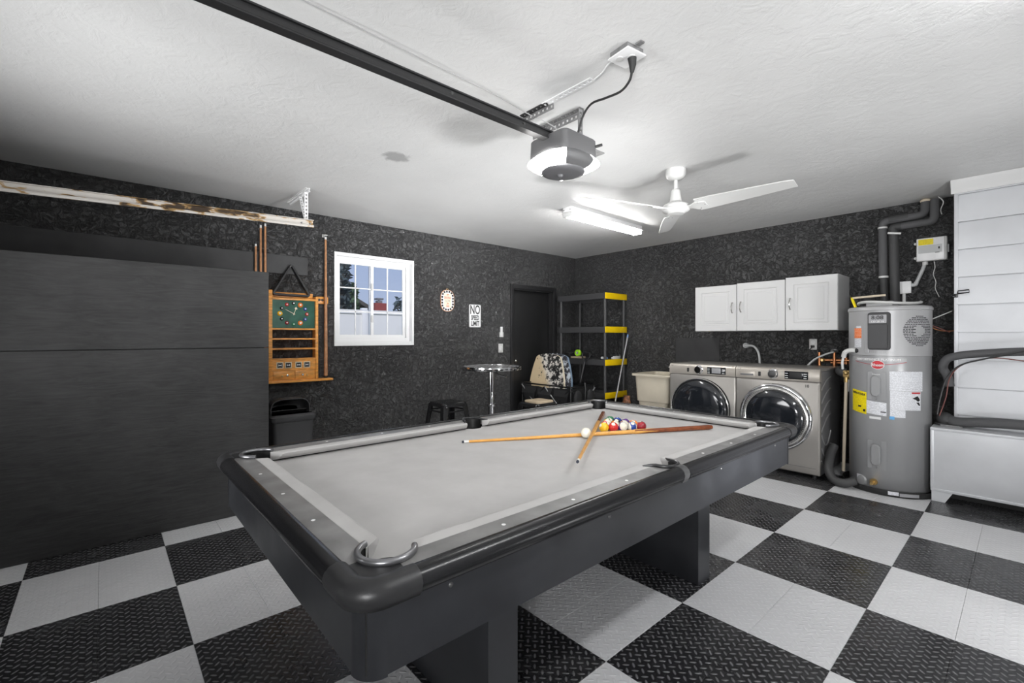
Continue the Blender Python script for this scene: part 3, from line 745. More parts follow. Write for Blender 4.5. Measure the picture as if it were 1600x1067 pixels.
# balls ---------------------------------------------------------------
BR = .0285
BCOL = {1: (.90, .52, .02), 2: (.02, .06, .30), 3: (.62, .02, .02), 4: (.10, .03, .20), 5: (.85, .22, .03), 6: (.02, .20, .08), 7: (.28, .01, .02), 8: (.012, .012, .012)}
BNAME = {1: 'yellow', 2: 'blue', 3: 'red', 4: 'purple', 5: 'orange', 6: 'green', 7: 'maroon', 8: 'black'}
bmesh_ball = {}
def ball(n, x, y, rot, where):
    c = n if n <= 8 else n - 8; st = n > 8
    if n == 0: mname = 'cue_ball_cream'
    else: mname = ball_mat('ball_%s_%s' % (BNAME[c], 'stripe' if st else 'solid'), BCOL[c], st)
    me = MB().sphere((0, 0, 0), BR, 28, 18).mesh('pool_ball', mname, sharp=180)
    o = bpy.data.objects.new('pool_ball' if n else 'cue_ball', me); COL.objects.link(o); o.location = (x, y, ZBED + BR + .0004); o.rotation_euler = rot
    o['category'] = 'ball'; o['group'] = 'balls on the pool table'
    o['label'] = where
    return o
ball(0, -.472, .454, (0, 0, 0), 'plain cream cue ball resting against the crossed cues')
order = [1, 3, 12, 10, 7, 11, 13, 15, 5, 9, 8, 4, 14, 2, 6]
wherein = ['base row nearest the crossed cues', 'second along the base row', 'middle of the base row', 'fourth along the base row', 'base row end towards the washers',
           'second row beside the crossed cues', 'second row, second from the cues', 'second row, third from the cues', 'second row end towards the washers',
           'third row beside the crossed cues', 'centre of the third row', 'third row end towards the washers', 'fourth row beside the cues', 'fourth row towards the washers', 'apex of the rack']
e1 = Vector((.533, .846)); e2 = Vector((-.846, .533)); k = 0
b0 = Vector((-.500, .648))
for row in range(5):
    for q_ in range(5 - row):
        p = b0 + e1 * (BR * 2.012 * (q_ + row * .5)) + e2 * (BR * 2.012 * .866 * row)
        n = order[k]; c = n if n <= 8 else n - 8
        look = ('%s and white striped' % BNAME[c]) if n > 8 else 'solid %s' % BNAME[c]
        art = 'pool ball'
        rots = [(.4, .5, 1.2), (.3, .9, 2.2), (1.2, .4, .8), (1.4, .9, 2.4), (.5, 1.2, .3), (1.0, .7, 1.9), (1.1, .2, 1.4)]
        ball(n, p.x, p.y, rots[k % 7], '%s %s, %s' % (look, art, wherein[k])); k += 1

# ------------------------------------------------------------------ left wall: cue rack with clock
xr0, xr1 = XL + .001, XL + .095
rk = thing('cue_rack', 'honey oak wall cue rack with green billiard clock, shelves and drawers', 'cue rack', (XL + .05, -.11, .855))
part('base_board', MB().box(xr0, xr1 + .02, -.56, .262, .852, .874, bev=.003), 'oak', rk)
part('side_panel', MB().box(xr0, xr1, -.338, -.305, .874, 1.745, bev=.003), 'oak', rk)
part('side_panel', MB().box(xr0, xr1, .092, .120, .874, 1.700, bev=.003), 'oak', rk)
part('top_shelf', MB().box(xr0, xr1 + .004, -.305, .092, 1.655, 1.675, bev=.003), 'oak', rk)
part('back_rail', MB().box(xr0, xr0 + .014, -.305, .092, 1.675, 1.735, bev=.002), 'oak', rk)
ch = part('cue_holder', MB().box(xr0, xr0 + .03, .120, .245, 1.635, 1.712, bev=.012), 'oak', rk)
for y in (.150, .180, .212): part('holder_clip', MB().lathe([(.013, 0), (.013, .006), (.008, .006)], (xr0 + .03, y, 1.675), 14, mtx=ZAX_POSX, cap1=True), 'pocket_black', ch)
ch = part('cue_holder', MB().box(xr0, xr0 + .03, -.52, -.338, 1.635, 1.712, bev=.012), 'oak', rk)
cf = part('clock_face', MB().box(xr1 - .035, xr1 - .025, -.305, .092, 1.385, 1.655), 'green_glass', rk)
cyc, czc = -.108, 1.523
bc = [8, 5, 2, 3, 2, 5, 6, 7, 8, 1, 8, 3]
for h in range(12):
    a = R(90 - 30 * h); yy, zz_ = cyc + .125 * math.cos(a), czc + .103 * math.sin(a)
    c = bc[h]; nm = 'clock_ball_%d' % c
    if nm not in MATS: simple(nm, BCOL[c], .2, coat=.4)
    rr = .024 if h in (1, 5, 9) else .0175
    bl = part('clock_ball', MB().lathe([(.0005, .010), (rr * .6, .0085), (rr * .9, .004), (rr, 0)], (xr1 - .025, yy, zz_), 16, mtx=ZAX_POSX, cap0=True), nm, cf)
    part('number_spot', MB().lathe([(.0005, .0125), (rr * .38, .0115), (rr * .42, .008)], (xr1 - .0255, yy, zz_ + .001), 12, mtx=ZAX_POSX, cap0=True), 'white_gloss', cf)
def hand(a, ln, wd):
    d = Vector((0, math.cos(R(a)), math.sin(R(a)))); n = Vector((0, -d.z, d.y)); c = Vector((xr1 - .016, cyc, czc)) - d * .012
    p = [c - n * wd, c + d * ln - n * wd * .5, c + d * ln + n * wd * .5, c + n * wd]
    part('clock_hand', MB().loft([p, [v + Vector((.0015, 0, 0)) for v in p]]), 'cream', cf)
hand(152, .10, .0028); hand(70, .060, .0038)
part('hour_marker', MB().prism([(cyc + .012, czc + .040), (cyc + .032, czc + .046), (cyc + .022, czc + .068), (cyc + .006, czc + .058)], 'x', xr1 - .0135, xr1 - .012), 'cream', cf)
for zz_ in (1.366, 1.268, 1.172, 1.072): part('shelf', MB().box(xr0, xr1 - .002, -.305, .092, zz_, zz_ + .016, bev=.002), 'oak', rk)
sp_ = part('score_panel', MB().box(xr0, xr1 - .006, -.305, .092, .972, 1.072), 'oak', rk)
for y in (-.238, -.163, -.068, .010):
    w_ = part('score_frame', MB().box(xr1 - .007, xr1 - .002, y - .031, y + .031, .992, 1.052, bev=.002), 'cream', sp_)
    m = MB().box(xr1 - .002, xr1 - .001, y - .023, y + .023, 1.000, 1.044)
    part('score_window', m, 'ink', sp_)
    part('score_figure', MB().prism([(y - .014, 1.012), (y - .003, 1.019), (y + .003, 1.019), (y + .014, 1.012), (y + .014, 1.032), (y + .003, 1.025), (y - .003, 1.025), (y - .014, 1.032)], 'x', xr1 - .001, xr1 - .0004), 'white_gloss', sp_)
part('drawer_case', MB().box(xr0, xr1 - .012, -.305, .092, .874, .972), 'oak', rk)
for y0, y1, ky in ((-.298, -.112, -.175), (-.100, .086, -.035)):
    dr = part('drawer', MB().box(xr1 - .012, xr1 - .002, y0, y1, .882, .964, bev=.003), 'oak', rk)
    part('knob', MB().lathe([(.0005, .024), (.010, .022), (.012, .014), (.006, .008), (.005, 0)], (xr1 - .002, ky, .924), 14, mtx=ZAX_POSX, cap0=True), 'nickel', dr)
    part('drawer_lock', MB().lathe([(.0005, .018), (.007, .016), (.006, 0)], (xr1 - .002, ky + (-.045 if ky < -.1 else .045), .918), 12, mtx=ZAX_POSX, cap0=True), 'brass', dr)
# ball triangle standing on the rack
tri = MB()
A, B, C_ = Vector((XL + .035, -.122, 2.005)), Vector((XL + .075, -.300, 1.705)), Vector((XL + .075, .040, 1.700))
def along(p, q2, f): return p + (q2 - p) * f
path = []
for p, q2, r_ in ((A, B, C_), (B, C_, A), (C_, A, B)):
    path += [along(p, r_, .13), along(p, r_, .05) * .75 + p * .25, along(p, q2, .05) * .75 + p * .25, along(p, q2, .13)]
path = path[1:] + path[:1]
# rectangular section swept round the loop
def sweep_rect(path, nrm, w2, h2):
    rings = []
    n = len(path); cen = sum(path, Vector()) / n
    for i, p in enumerate(path):
        t = (path[(i + 1) % n] - path[i - 1]).normalized(); s_ = t.cross(nrm).normalized()
        rings.append([p + s_ * w2 + nrm * h2, p - s_ * w2 + nrm * h2, p - s_ * w2 - nrm * h2, p + s_ * w2 - nrm * h2])
    rings.append(rings[0]); return rings
nrm = (B - A).cross(C_ - A).normalized()
tri.loft(sweep_rect(path, nrm, .008, .024), cap0=False, cap1=False)
solo('ball_triangle', tri, 'plastic_black', 'black plastic ball triangle propped on top of the oak cue rack', 'triangle', sharp=60)
for i, (y, zt, lab) in enumerate(((-.437, 2.178, 'shortest of three brown cues in the rack, top showing above the plywood'), (-.395, 2.362, 'middle of three brown cues in the rack, behind the plywood edge'), (-.356, 2.383, 'tallest of three brown cues in the rack, beside the plywood edge'))):
    cue('racked_cue', lab, (XL + .05, y, zt), (XL + .05, y, .876), cols=('cue_walnut', 'cue_walnut'), split=.6, group='cues standing in the wall rack', rt=.0085, rb=.0165)
cue('racked_cue', 'single brown cue standing upright in the rack beside the window', (XL + .055, .206, 2.335), (XL + .062, .206, .876), cols=('cue_walnut', 'cue_walnut'), split=.6, group='cues standing in the wall rack', rt=.0095, rb=.0195)
part_hook = thing('cue_hook', 'small white hook holding the cue top beside the window', 'hook', (XL + .002, .206, 2.345))
part('plate', MB().box(XL, XL + .004, .190, .222, 2.330, 2.362, bev=.001), 'white_plastic', part_hook)
part('ring', MB().tube([(XL + .055 + .018 * math.cos(R(a)), .206 + .018 * math.sin(R(a)), 2.345) for a in range(0, 361, 20)], .003, 8, cap=False).cyl((XL + .004, .206, 2.345), (XL + .037, .206, 2.345), .003, n=8), 'white_plastic', part_hook)

# trash bin -----------------------------------------------------------
bn = thing('trash_bin', 'black plastic trash bin with swing lid tipped open, behind the plywood', 'bin', (-3.42, -.22, 0))
def rr_ring(cx, cy, hx, hy, r, z): return [(x, y, z) for x, y in rrect(cx, cy, hx, hy, r)]
part('body', MB().loft([rr_ring(-3.42, -.22, .115, .145, .03, .001), rr_ring(-3.42, -.22, .150, .180, .035, .555), rr_ring(-3.42, -.22, .145, .175, .033, .555), rr_ring(-3.42, -.22, .110, .140, .028, .02)]), 'plastic_charcoal', bn)
part('rim', MB().loft([rr_ring(-3.42, -.22, .152, .182, .036, .53), rr_ring(-3.42, -.22, .162, .192, .04, .545), rr_ring(-3.42, -.22, .162, .192, .04, .580), rr_ring(-3.42, -.22, .140, .170, .034, .600), rr_ring(-3.42, -.22, .132, .162, .03, .585)], cap0=False, cap1=False), 'plastic_charcoal', bn)
def arch(x, hw, hh, z0, n=14):
    o = []
    for k in range(n + 1):
        a = PI * k / n; c0, s0 = math.cos(a), math.sin(a)
        o.append((x, -.22 + hw * math.copysign(abs(c0) ** .45, c0), z0 + hh * abs(s0) ** .55))
    return o
hood = [arch(-3.565, .120, .055, .592), arch(-3.548, .150, .110, .592), arch(-3.50, .165, .138, .592), arch(-3.40, .170, .140, .592), arch(-3.375, .170, .138, .592)]
inn = [[(p[0], -.22 + (p[1] + .22) * .96, .592 + (p[2] - .592) * .95) for p in r_] for r_ in reversed(hood)]
part('lid_hood', MB().loft(hood + inn, closed=True, cap0=True, cap1=True), 'plastic_charcoal', bn, sharp=60)
part('swing_flap', MB().box(-3.53, -3.40, -.365, -.075, .585, .590, mtx=Matrix.Translation((-3.46, 0, .60)) @ Matrix.Rotation(R(-35), 4, 'Y') @ Matrix.Translation((3.46, 0, -.60))), 'plastic_black', bn)

# signs, switches ------------------------------------------------------
def wallx(y0, z0, x0=XL):
    """text plane on the left wall: text x runs along +Y, text y along +Z, depth towards the room"""
    return lambda x, y, d: (x0 + d, y0 + x, z0 + y)
ns = thing('speed_sign', 'white embossed tin sign reading NO SPEED LIMIT on the black wall', 'sign', (XL, 2.166, 1.42))
part('plate', MB().prism(rrect(2.166, 1.572, .100, .154, .018), 'x', XL + .001, XL + .006), 'galvanised', ns)
part('face', MB().prism(rrect(2.166, 1.572, .092, .146, .014), 'x', XL + .006, XL + .009), 'white_paint', ns)
for s_, zz_, sz, sx_ in (('NO', 1.648, .168, .62), ('SPEED', 1.545, .086, .56), ('LIMIT', 1.470, .086, .66)):
    part('lettering', text_mb(s_, sz, wallx(2.166, zz_, XL + .0095), sx=sx_, bold=.0022), 'ink', ns)
ov = thing('oval_sign', 'small oval hanging sign with black and white checker border on the black wall', 'sign', (XL, 1.733, 1.615))
part('backing', MB().prism(rrect(1.733, 1.752, .101, .136, .09, 8), 'x', XL + .001, XL + .008), 'cue_walnut', ov)
part('plate', MB().prism(rrect(1.733, 1.752, .095, .130, .086, 8), 'x', XL + .008, XL + .010), 'white_paint', ov)
def oval_pt(s_, hx=.080, hy=.114, r=.07):
    # walk round a rounded rectangle
    seg = [(2 * (hy - r)), PI * r / 2, 2 * (hx - r), PI * r / 2] * 2
    per = sum(seg); d = (s_ % 1.0) * per
    cs = [(hx, -(hy - r), 0), None]
    x, y, ang = hx, -(hy - r), 90
    for i, L_ in enumerate(seg):
        if d <= L_:
            if i % 2 == 0: return x + math.cos(R(ang)) * d, y + math.sin(R(ang)) * d, ang
            cx_, cy_ = x - math.sin(R(ang)) * r, y + math.cos(R(ang)) * r
            a = R(ang - 90) + d / r
            return cx_ + r * math.cos(a), cy_ + r * math.sin(a), ang + math.degrees(d / r)
        if i % 2 == 0: x += math.cos(R(ang)) * L_; y += math.sin(R(ang)) * L_
        else:
            cx_, cy_ = x - math.sin(R(ang)) * r, y + math.cos(R(ang)) * r
            a = R(ang); x, y = cx_ + r * math.cos(a), cy_ + r * math.sin(a); ang += 90
        d -= L_
    return hx, 0, 90
for k in range(18):
    px, py, ang = oval_pt(k / 18.0); m = Matrix.Translation((XL + .0107, 1.733 + px, 1.752 + py)) @ Matrix.Rotation(R(ang), 4, 'X')
    part('check', MB().box(-.0008, .0008, -.0125, .0125, -.012, .012, mtx=m), 'ink', ov)
part('text_panel', MB().box(XL + .010, XL + .0118, 1.733 - .056, 1.733 + .056, 1.752 - .086, 1.752 + .090), 'cream', ov)
for s_, dz, sz in (("I'M", .070, .042), ('DRIVING', .034, .042), ('SLOW', -.004, .042), ('ON', -.038, .032), ('GAS', -.070, .044)):
    part('lettering', text_mb(s_, sz, wallx(1.733, 1.752 + dz, XL + .0124), sx=.62), 'ink_red' if s_ != 'SLOW' else 'ink_grey', ov)
part('hanger', MB().tube([(XL + .005, 1.733 + .012 * math.cos(R(a)), 1.895 + .012 * math.sin(R(a))) for a in range(-60, 241, 30)], .002, 6), 'brass', ov)
rc = thing('wall_remote', 'white remote in a holder above the light switch', 'remote', (XL, 2.62, 1.30))
part('holder', MB().box(XL, XL + .018, 2.588, 2.655, 1.292, 1.36, bev=.004), 'white_plastic', rc)
part('remote', MB().box(XL + .003, XL + .022, 2.600, 2.640, 1.300, 1.435, bev=.005), 'white_gloss', rc)
sw = thing('light_switch', 'white light switch plate below the wall remote', 'switch', (XL, 2.613, 1.075))
part('plate', MB().box(XL, XL + .006, 2.573, 2.655, 1.078, 1.200, bev=.003), 'white_plastic', sw)
part('rocker', MB().box(XL + .006, XL + .011, 2.597, 2.631, 1.105, 1.173, bev=.002), 'white_gloss', sw)

# ------------------------------------------------------------------ washer and dryer
def wally(x0, z0, y0):
    """text plane facing -Y: text x along +X, y along +Z, depth towards the camera side"""
    return lambda x, y, d: (x0 + x, y0 - d, z0 + y)
def appliance(name, label, x0, x1, washer):
    yf, yb = 3.302, 4.02; xc = (x0 + x1) / 2; zt = 1.0
    t = thing(name, label, name.split('_')[-1] if washer else 'dryer', (xc, (yf + yb) / 2, 0))
    part('body', MB().box(x0 + .004, x1 - .004, yf + .035, yb, .03, zt - .018, bev=.012), 'appliance_side', t)
    part('top_panel', MB().box(x0, x1, yf + .03, yb, zt - .02, zt, bev=.008), 'champagne_metal', t)
    part('front_panel', MB().loft([[(x, yf + .05, z) for x, z in rrect(xc, .462, (x1 - x0) / 2, .422, .012)], [(x, yf + .012, z) for x, z in rrect(xc, .462, (x1 - x0) / 2, .422, .012)], [(x, yf, z) for x, z in rrect(xc, .462, (x1 - x0) / 2 - .012, .412, .012)]]), 'champagne_metal', t)
    # control panel, rounded over at the top
    pr = [(yf + .05, .888), (yf + .004, .888), (yf, .895), (yf + .004, .965), (yf + .012, .988), (yf + .03, .999), (yf + .05, 1.0)]
    cp = part('control_panel', MB().prism(pr, 'x', x0, x1), 'champagne_light', t, sharp=50)
    dl = part('dial', MB().lathe([(.0005, .034), (.034, .034), (.038, .028), (.040, .006), (.047, .004), (.048, 0)], (xc + (-.02 if washer else -.02), yf + .002, .942), 32, mtx=ZAX_NEGY, cap0=True), 'chrome', cp)
    dx = x1 - (.285 if washer else .29)
    part('display', MB().box(dx, dx + .195, yf - .003, yf + .01, .902, .975, bev=.003), 'display_black', cp)
    part('display_screen', MB().box(dx + (.05 if not washer else .04), dx + .145, yf - .0045, yf, .912, .968, bev=.002), 'display_grey' if not washer else 'ink', cp)
    for k in range(3):
        for xx in (dx + .018, dx + .172):
            part('display_button', MB().box(xx - .012, xx + .012, yf - .0052, yf - .002, .912 + k * .020, .917 + k * .020), 'white_gloss', cp)
    part('power_button', MB().prism(rrect(xc - .14, .935, .011, .022, .006), 'y', yf - .004, yf + .004), 'plastic_black', cp)
    part('brand_badge', text_mb('GE', .018, wally(x0 + .035, .978, yf + .001)), 'nickel', cp)
    if washer:
        dr = part('detergent_drawer', MB().box(x0 + .03, x0 + .185, yf - .003, yf + .004, .898, .958, bev=.003), 'champagne_light', cp)
        part('drawer_grip', MB().box(x0 + .045, x0 + .170, yf - .006, yf - .002, .915, .932, bev=.002), 'appliance_side', dr)
        part('capacity_mark', text_mb('10', .036, wally(x1 - .10, .845, yf - .0002), bold=.0008), 'ink', t)
        for k in range(5): part('cycle_mark', MB().box(xc + .055, xc + .085, yf + .0003, yf + .003, .915 + k * .013, .917 + k * .013), 'ink_grey', cp)
    # door
    dc = (xc, yf, .535); R0 = .318
    d = part('door', MB().lathe([(R0, 0), (R0 + .002, .022), (R0 - .006, .040), (R0 - .022, .046), (R0 - .030, .042)], dc, 64, mtx=ZAX_NEGY), 'chrome' if washer else 'display_black', t, sharp=60)
    if not washer: part('door_trim', MB().tube([(xc + (R0 - .004) * math.cos(2 * PI * k / 64), yf - .040, .535 + (R0 - .004) * math.sin(2 * PI * k / 64)) for k in range(65)], .0055, 8, cap=False), 'nickel', d)
    if washer:
        part('door_bezel', MB().lathe([(R0 - .030, .042), (R0 - .040, .050), (R0 - .058, .052), (R0 - .066, .044)], dc, 64, mtx=ZAX_NEGY), 'nickel', d, sharp=60)
        ticks = MB()
        for k in range(90):
            a = 2 * PI * k / 90; c0, s0 = math.cos(a), math.sin(a)
            ticks.cyl((xc + (R0 - .060) * c0, yf - .0535, .535 + (R0 - .060) * s0), (xc + (R0 - .043) * c0, yf - .0535, .535 + (R0 - .043) * s0), .0016, n=4)
        part('bezel_ribs', ticks, 'chrome', d, kind='stuff')
        gr = R0 - .066
    else: gr = R0 - .030
    part('door_glass', MB().lathe([(gr, .040), (gr - .01, .052), (gr * .75, .066), (gr * .4, .074), (.001, .076)], dc, 56, mtx=ZAX_NEGY), 'dark_glass', d, sharp=80)
    part('door_seal', MB().lathe([(gr + .004, .041), (gr - .002, .047), (gr - .012, .045)], dc, 56, mtx=ZAX_NEGY), 'plastic_black', d, sharp=80)
    part('kick_line', MB().box(x0 + .03, x1 - .03, yf - .001, yf + .003, .10, .103), 'appliance_side', t)
    for fx in (x0 + .06, x1 - .06):
        for fy in (yf + .08, yb - .08): part('foot', MB().cyl((fx, fy, .0005), (fx, fy, .032), .022, .018, 14), 'rubber_black', t)
    if washer:
        # pressed ribs of the visible side
        for zc, hh in ((.88, .11), (.76, .12), (.64, .13), (.50, .14)):
            pts = [(x1 - .003, yf + .06 + .30 * f, zc - .07 + hh * math.sin(f * PI / 2)) for f in [i / 10 for i in range(11)]]
            part('side_rib', MB().tube(pts, .007, 6), 'rib_light', t)
        for zc, hh in ((.36, .12), (.24, .11), (.12, .08)):
            pts = [(x1 - .003, yf + .06 + .30 * f, zc + .05 - hh * math.sin(f * PI)) for f in [i / 10 for i in range(11)]]
            part('side_rib', MB().tube(pts, .007, 6), 'rib_light', t)
    return t
appliance('clothes_dryer', 'champagne front-loading dryer with dark round door beside the beige sink', -1.588, -.862, False)
appliance('front_load_washer', 'champagne front-loading washer with chrome door ring beside the water heater', -.855, -.123, True)
# dryer cord and plug
dc_ = thing('dryer_cord', 'grey power cord curving from wall plug down behind the dryer and washer', 'cord', (-1.05, YB - .02, 1.0))
part('plug', MB().cyl((-1.10, YB - .001, 1.192), (-1.10, YB - .035, 1.195), .032, .030, 18).cyl((-1.10, YB - .03, 1.194), (-1.05, YB - .045, 1.195), .024, .013, 14), 'grey_plastic', dc_)
part('cable', MB().tube([(-1.06, YB - .043, 1.195), (-1.0, YB - .05, 1.185), (-.955, YB - .055, 1.13), (-.935, YB - .06, 1.05), (-.93, YB - .07, .95)], .013, 10, smooth=6), 'grey_plastic', dc_)

# ------------------------------------------------------------------ wall cabinets
def cabinet(x0, x1, z0, z1, hside, label):
    yf = 3.775
    t = thing('wall_cabinet', label, 'cabinet', ((x0 + x1) / 2, (yf + YB) / 2, z0), 'white wall cabinets above the washers')
    m = MB(); th = .016
    m.box(x0, x0 + th, yf + .02, YB - .001, z0, z1).box(x1 - th, x1, yf + .02, YB - .001, z0, z1).box(x0 + th, x1 - th, yf + .02, YB - .001, z0, z0 + th).box(x0 + th, x1 - th, yf + .02, YB - .001, z1 - th, z1).box(x0 + th, x1 - th, YB - .012, YB - .001, z0 + th, z1 - th)
    part('body', m, 'cabinet_white', t)
    def rect(i, y): return [(x0 + .002 + i, y, z0 + .002 + i), (x1 - .002 - i, y, z0 + .002 + i), (x1 - .002 - i, y, z1 - .002 - i), (x0 + .002 + i, y, z1 - .002 - i)]
    d = part('door', MB().loft([rect(0, yf + .019), rect(0, yf + .003), rect(.003, yf), rect(.072, yf), rect(.078, yf + .006), rect(.083, yf + .006), rect(.086, yf + .003), rect(.108, yf + .003), rect(.114, yf + .0), rect(.12, yf)]), 'cabinet_white', t, sharp=20)
    hx = x1 - .045 if hside > 0 else x0 + .045; hz = z0 + (z1 - z0) * .50
    part('handle', MB().tube([(hx, yf + .001, hz - .055), (hx, yf - .012, hz - .052), (hx, yf - .026, hz - .030), (hx, yf - .030, hz), (hx, yf - .026, hz + .030), (hx, yf - .012, hz + .052), (hx, yf + .001, hz + .055)], .006, 8, smooth=4, radii=[.008] * 4 + [.006] * 17 + [.008] * 4), 'nickel', d)
    return t
cabinet(-1.522, -1.043, 1.362, 1.883, 1, 'white raised-panel wall cabinet above the dryer, handle beside its neighbour')
cabinet(-1.040, -.553, 1.362, 1.893, -1, 'middle one of the three white raised-panel wall cabinets')
cabinet(-.550, -.095, 1.362, 1.908, -1, 'white raised-panel wall cabinet nearest the water heater, exposed side panel')

def outlet(name, label, x, z):
    t = thing(name, label, 'outlet', (x, YB, z - .06))
    part('plate', MB().box(x - .036, x + .036, YB - .006, YB, z - .058, z + .058, bev=.003), 'white_plastic', t)
    for dz in (-.022, .022):
        s_ = part('socket', MB().prism(rrect(x, z + dz, .017, .016, .008), 'y', YB - .009, YB - .005), 'white_gloss', t)
        for dx_ in (-.007, .007): part('slot', MB().box(x + dx_ - .0015, x + dx_ + .0015, YB - .0095, YB - .0088, z + dz - .002, z + dz + .008), 'ink', s_)
    return t
outlet('wall_outlet', 'white duplex outlet between the cabinets and the washer', -.415, 1.216)
wc_ = thing('washer_cord', 'thin black cord hanging from the outlet behind the washer', 'cord', (-.43, YB - .03, .98))
part('plug', MB().box(-.432, -.398, YB - .035, YB - .0097, 1.180, 1.206, bev=.005), 'rubber_black', wc_)
part('cable', MB().tube([(-.415, YB - .034, 1.19), (-.44, YB - .045, 1.15), (-.47, YB - .05, 1.07), (-.50, YB - .055, .95)], .005, 8, smooth=5), 'rubber_black', wc_)
# copper supply pipes behind the washer
cpp = thing('copper_pipes', 'soldered copper water pipes with valves along the wall behind the washer', 'pipes', (-.16, YB - .06, 1.0))
part('supply_pipe', MB().cyl((-.30, YB - .09, 1.055), (.06, YB - .09, 1.060), .016, n=14), 'copper', cpp)
part('supply_pipe', MB().cyl((-.24, YB - .06, 1.030), (.06, YB - .06, 1.028), .014, n=14), 'copper', cpp)
part('riser', MB().cyl((-.345, YB - .05, .90), (-.345, YB - .05, 1.135), .015, n=14), 'copper', cpp)
part('riser', MB().cyl((-.20, YB - .10, .95), (-.20, YB - .10, 1.145), .014, n=14), 'copper', cpp)
part('riser', MB().cyl((-.10, YB - .09, .92), (-.10, YB - .09, 1.09), .014, n=14), 'copper', cpp)
part('valve', MB().cyl((-.215, YB - .13, 1.150), (-.185, YB - .07, 1.150), .016, n=12).box(-.222, -.178, YB - .11, YB - .09, 1.158, 1.172, bev=.004), 'galvanised', cpp)
part('valve', MB().sphere((-.30, YB - .09, 1.055), .024).cyl((-.30, YB - .09, 1.055), (-.30, YB - .14, 1.055), .012), 'brass', cpp)
part('supply_hose', MB().tube([(-.20, YB - .13, 1.14), (-.26, YB - .15, 1.12), (-.36, YB - .17, 1.06), (-.43, YB - .18, .98)], .009, 8, smooth=5), 'grey_plastic', cpp)

# ------------------------------------------------------------------ laundry tub
tu = thing('laundry_tub', 'beige plastic laundry tub sink standing beside the dryer', 'sink', (-2.045, 3.9, 0))
def tub_ring(hx, hy, r, z, cy=3.895): return [(x, y, z) for x, y in rrect(-2.04, cy, hx, hy, r)]
part('basin', MB().loft([tub_ring(.195, .215, .04, .36), tub_ring(.205, .225, .045, .47), tub_ring(.222, .238, .05, .475), tub_ring(.240, .258, .055, .80), tub_ring(.225, .243, .05, .80), tub_ring(.185, .205, .04, .42)]), 'tub_beige', tu, sharp=30)
part('rim', MB().loft([tub_ring(.238, .256, .05, .795), tub_ring(.272, .285, .05, .795), tub_ring(.275, .288, .05, .808), tub_ring(.272, .285, .05, .825), tub_ring(.232, .250, .045, .825), tub_ring(.226, .244, .045, .80)], cap0=False, cap1=False), 'tub_beige', tu, sharp=30)
part('faucet', MB().cyl((-1.98, 4.12, .825), (-1.98, 4.12, .90), .014).tube([(-1.98, 4.12, .90), (-1.98, 4.06, .93), (-1.98, 3.99, .90)], .009, 8, smooth=4).box(-2.04, -1.92, 4.10, 4.14, .825, .84, bev=.004), 'white_plastic', tu)
for sx in (-1, 1):
    for sy in (-1, 1):
        part('leg', MB().box(-2.04 + sx * .165 - .018, -2.04 + sx * .165 + .018, 3.895 + sy * .185 - .018, 3.895 + sy * .185 + .018, .001, .365, bev=.003), 'tub_beige', tu)
# snack bag behind the table corner
bagm = MB(); rings = []
for k, (f, z_) in enumerate(((.5, .001), (.8, .03), (1.0, .12), (1.0, .30), (.85, .42), (.55, .49), (.62, .53))):
    ring_ = []
    for j in range(20):
        a = 2 * PI * j / 20; w_ = 1 + .10 * math.sin(3 * a + k * 1.3) + .06 * math.sin(7 * a + k)
        ring_.append((-2.36 + .075 * f * w_ * math.cos(a), 3.60 + .045 * f * w_ * math.sin(a) + .01 * math.sin(k), z_))
    rings.append(ring_)
bagm.loft(rings)
solo('paper_bag', bagm, 'brown_paper', 'crumpled brown patterned bag on the floor beside the beige sink', 'bag')

# ------------------------------------------------------------------ water heater
HX, HY, HR = .32, 3.574, .28
wh = thing('water_heater', 'tall grey hybrid water heater covered in labels beside the washer', 'water heater', (HX, HY, 0))
def cylp(phi, z, r=HR): return (HX + r * math.cos(R(phi)), HY + r * math.sin(R(phi)), z)
part('tank', MB().lathe([(.001, .03), (HR - .012, .03), (HR - .004, .036), (HR - .004, 1.138)], (HX, HY, 0), 72), 'heater_grey', wh, sharp=60)
part('shroud', MB().lathe([(HR - .006, 1.138), (HR, 1.142), (HR, 1.515), (HR + .006, 1.520), (HR + .006, 1.540), (HR - .004, 1.552), (HR - .03, 1.556), (.001, 1.556)], (HX, HY, 0), 72), 'heater_shroud', wh, sharp=50)
part('base_pan', MB().lathe([(HR + .035, .001), (HR + .045, .02), (HR + .045, .05), (HR + .040, .05), (HR + .038, .012), (.001, .012)], (HX, HY, 0), 56, cap0=True), 'rubber_black', wh)
part('top_hose', MB().tube([(HX + .21 * math.cos(R(a)), HY + .21 * math.sin(R(a)), 1.585 + .012 * math.sin(R(a * 2))) for a in range(-175, 20, 12)], .012, 8), 'white_plastic', wh)
part('top_cover', MB().box(HX - .13, HX + .05, HY - .15, HY + .1, 1.556, 1.60, bev=.006), 'heater_shroud', wh)
def patch(p0, p1, z0, z1, r=HR, th=.0016, n=10, skew=0.0):
    rings = []
    for k in range(n + 1):
        ph = p0 + (p1 - p0) * k / n; s_ = skew * (k / n - .5)
        rings.append([cylp(ph, z0 + s_, r - .001), cylp(ph, z0 + s_, r + th), cylp(ph, z1 + s_, r + th), cylp(ph, z1 + s_, r - .001)])
    return MB().loft(rings)
def wrap(phi0, z0, r):
    return lambda x, y, d: cylp(phi0 + math.degrees(x / r), z0 + y, r + d)
def rpatch(pc, zc, hw, hh, rad, r, th, n=6, bev=.004):
    """rounded panel wrapped on the drum"""
    def lp(i, rr): return [cylp(pc + math.degrees(x / HR), z_, rr) for x, z_ in rrect(0, zc, hw - i, hh - i, max(rad - i, .004), n)]
    return MB().loft([lp(0, r - .002), lp(0, r + th - bev), lp(bev, r + th)])
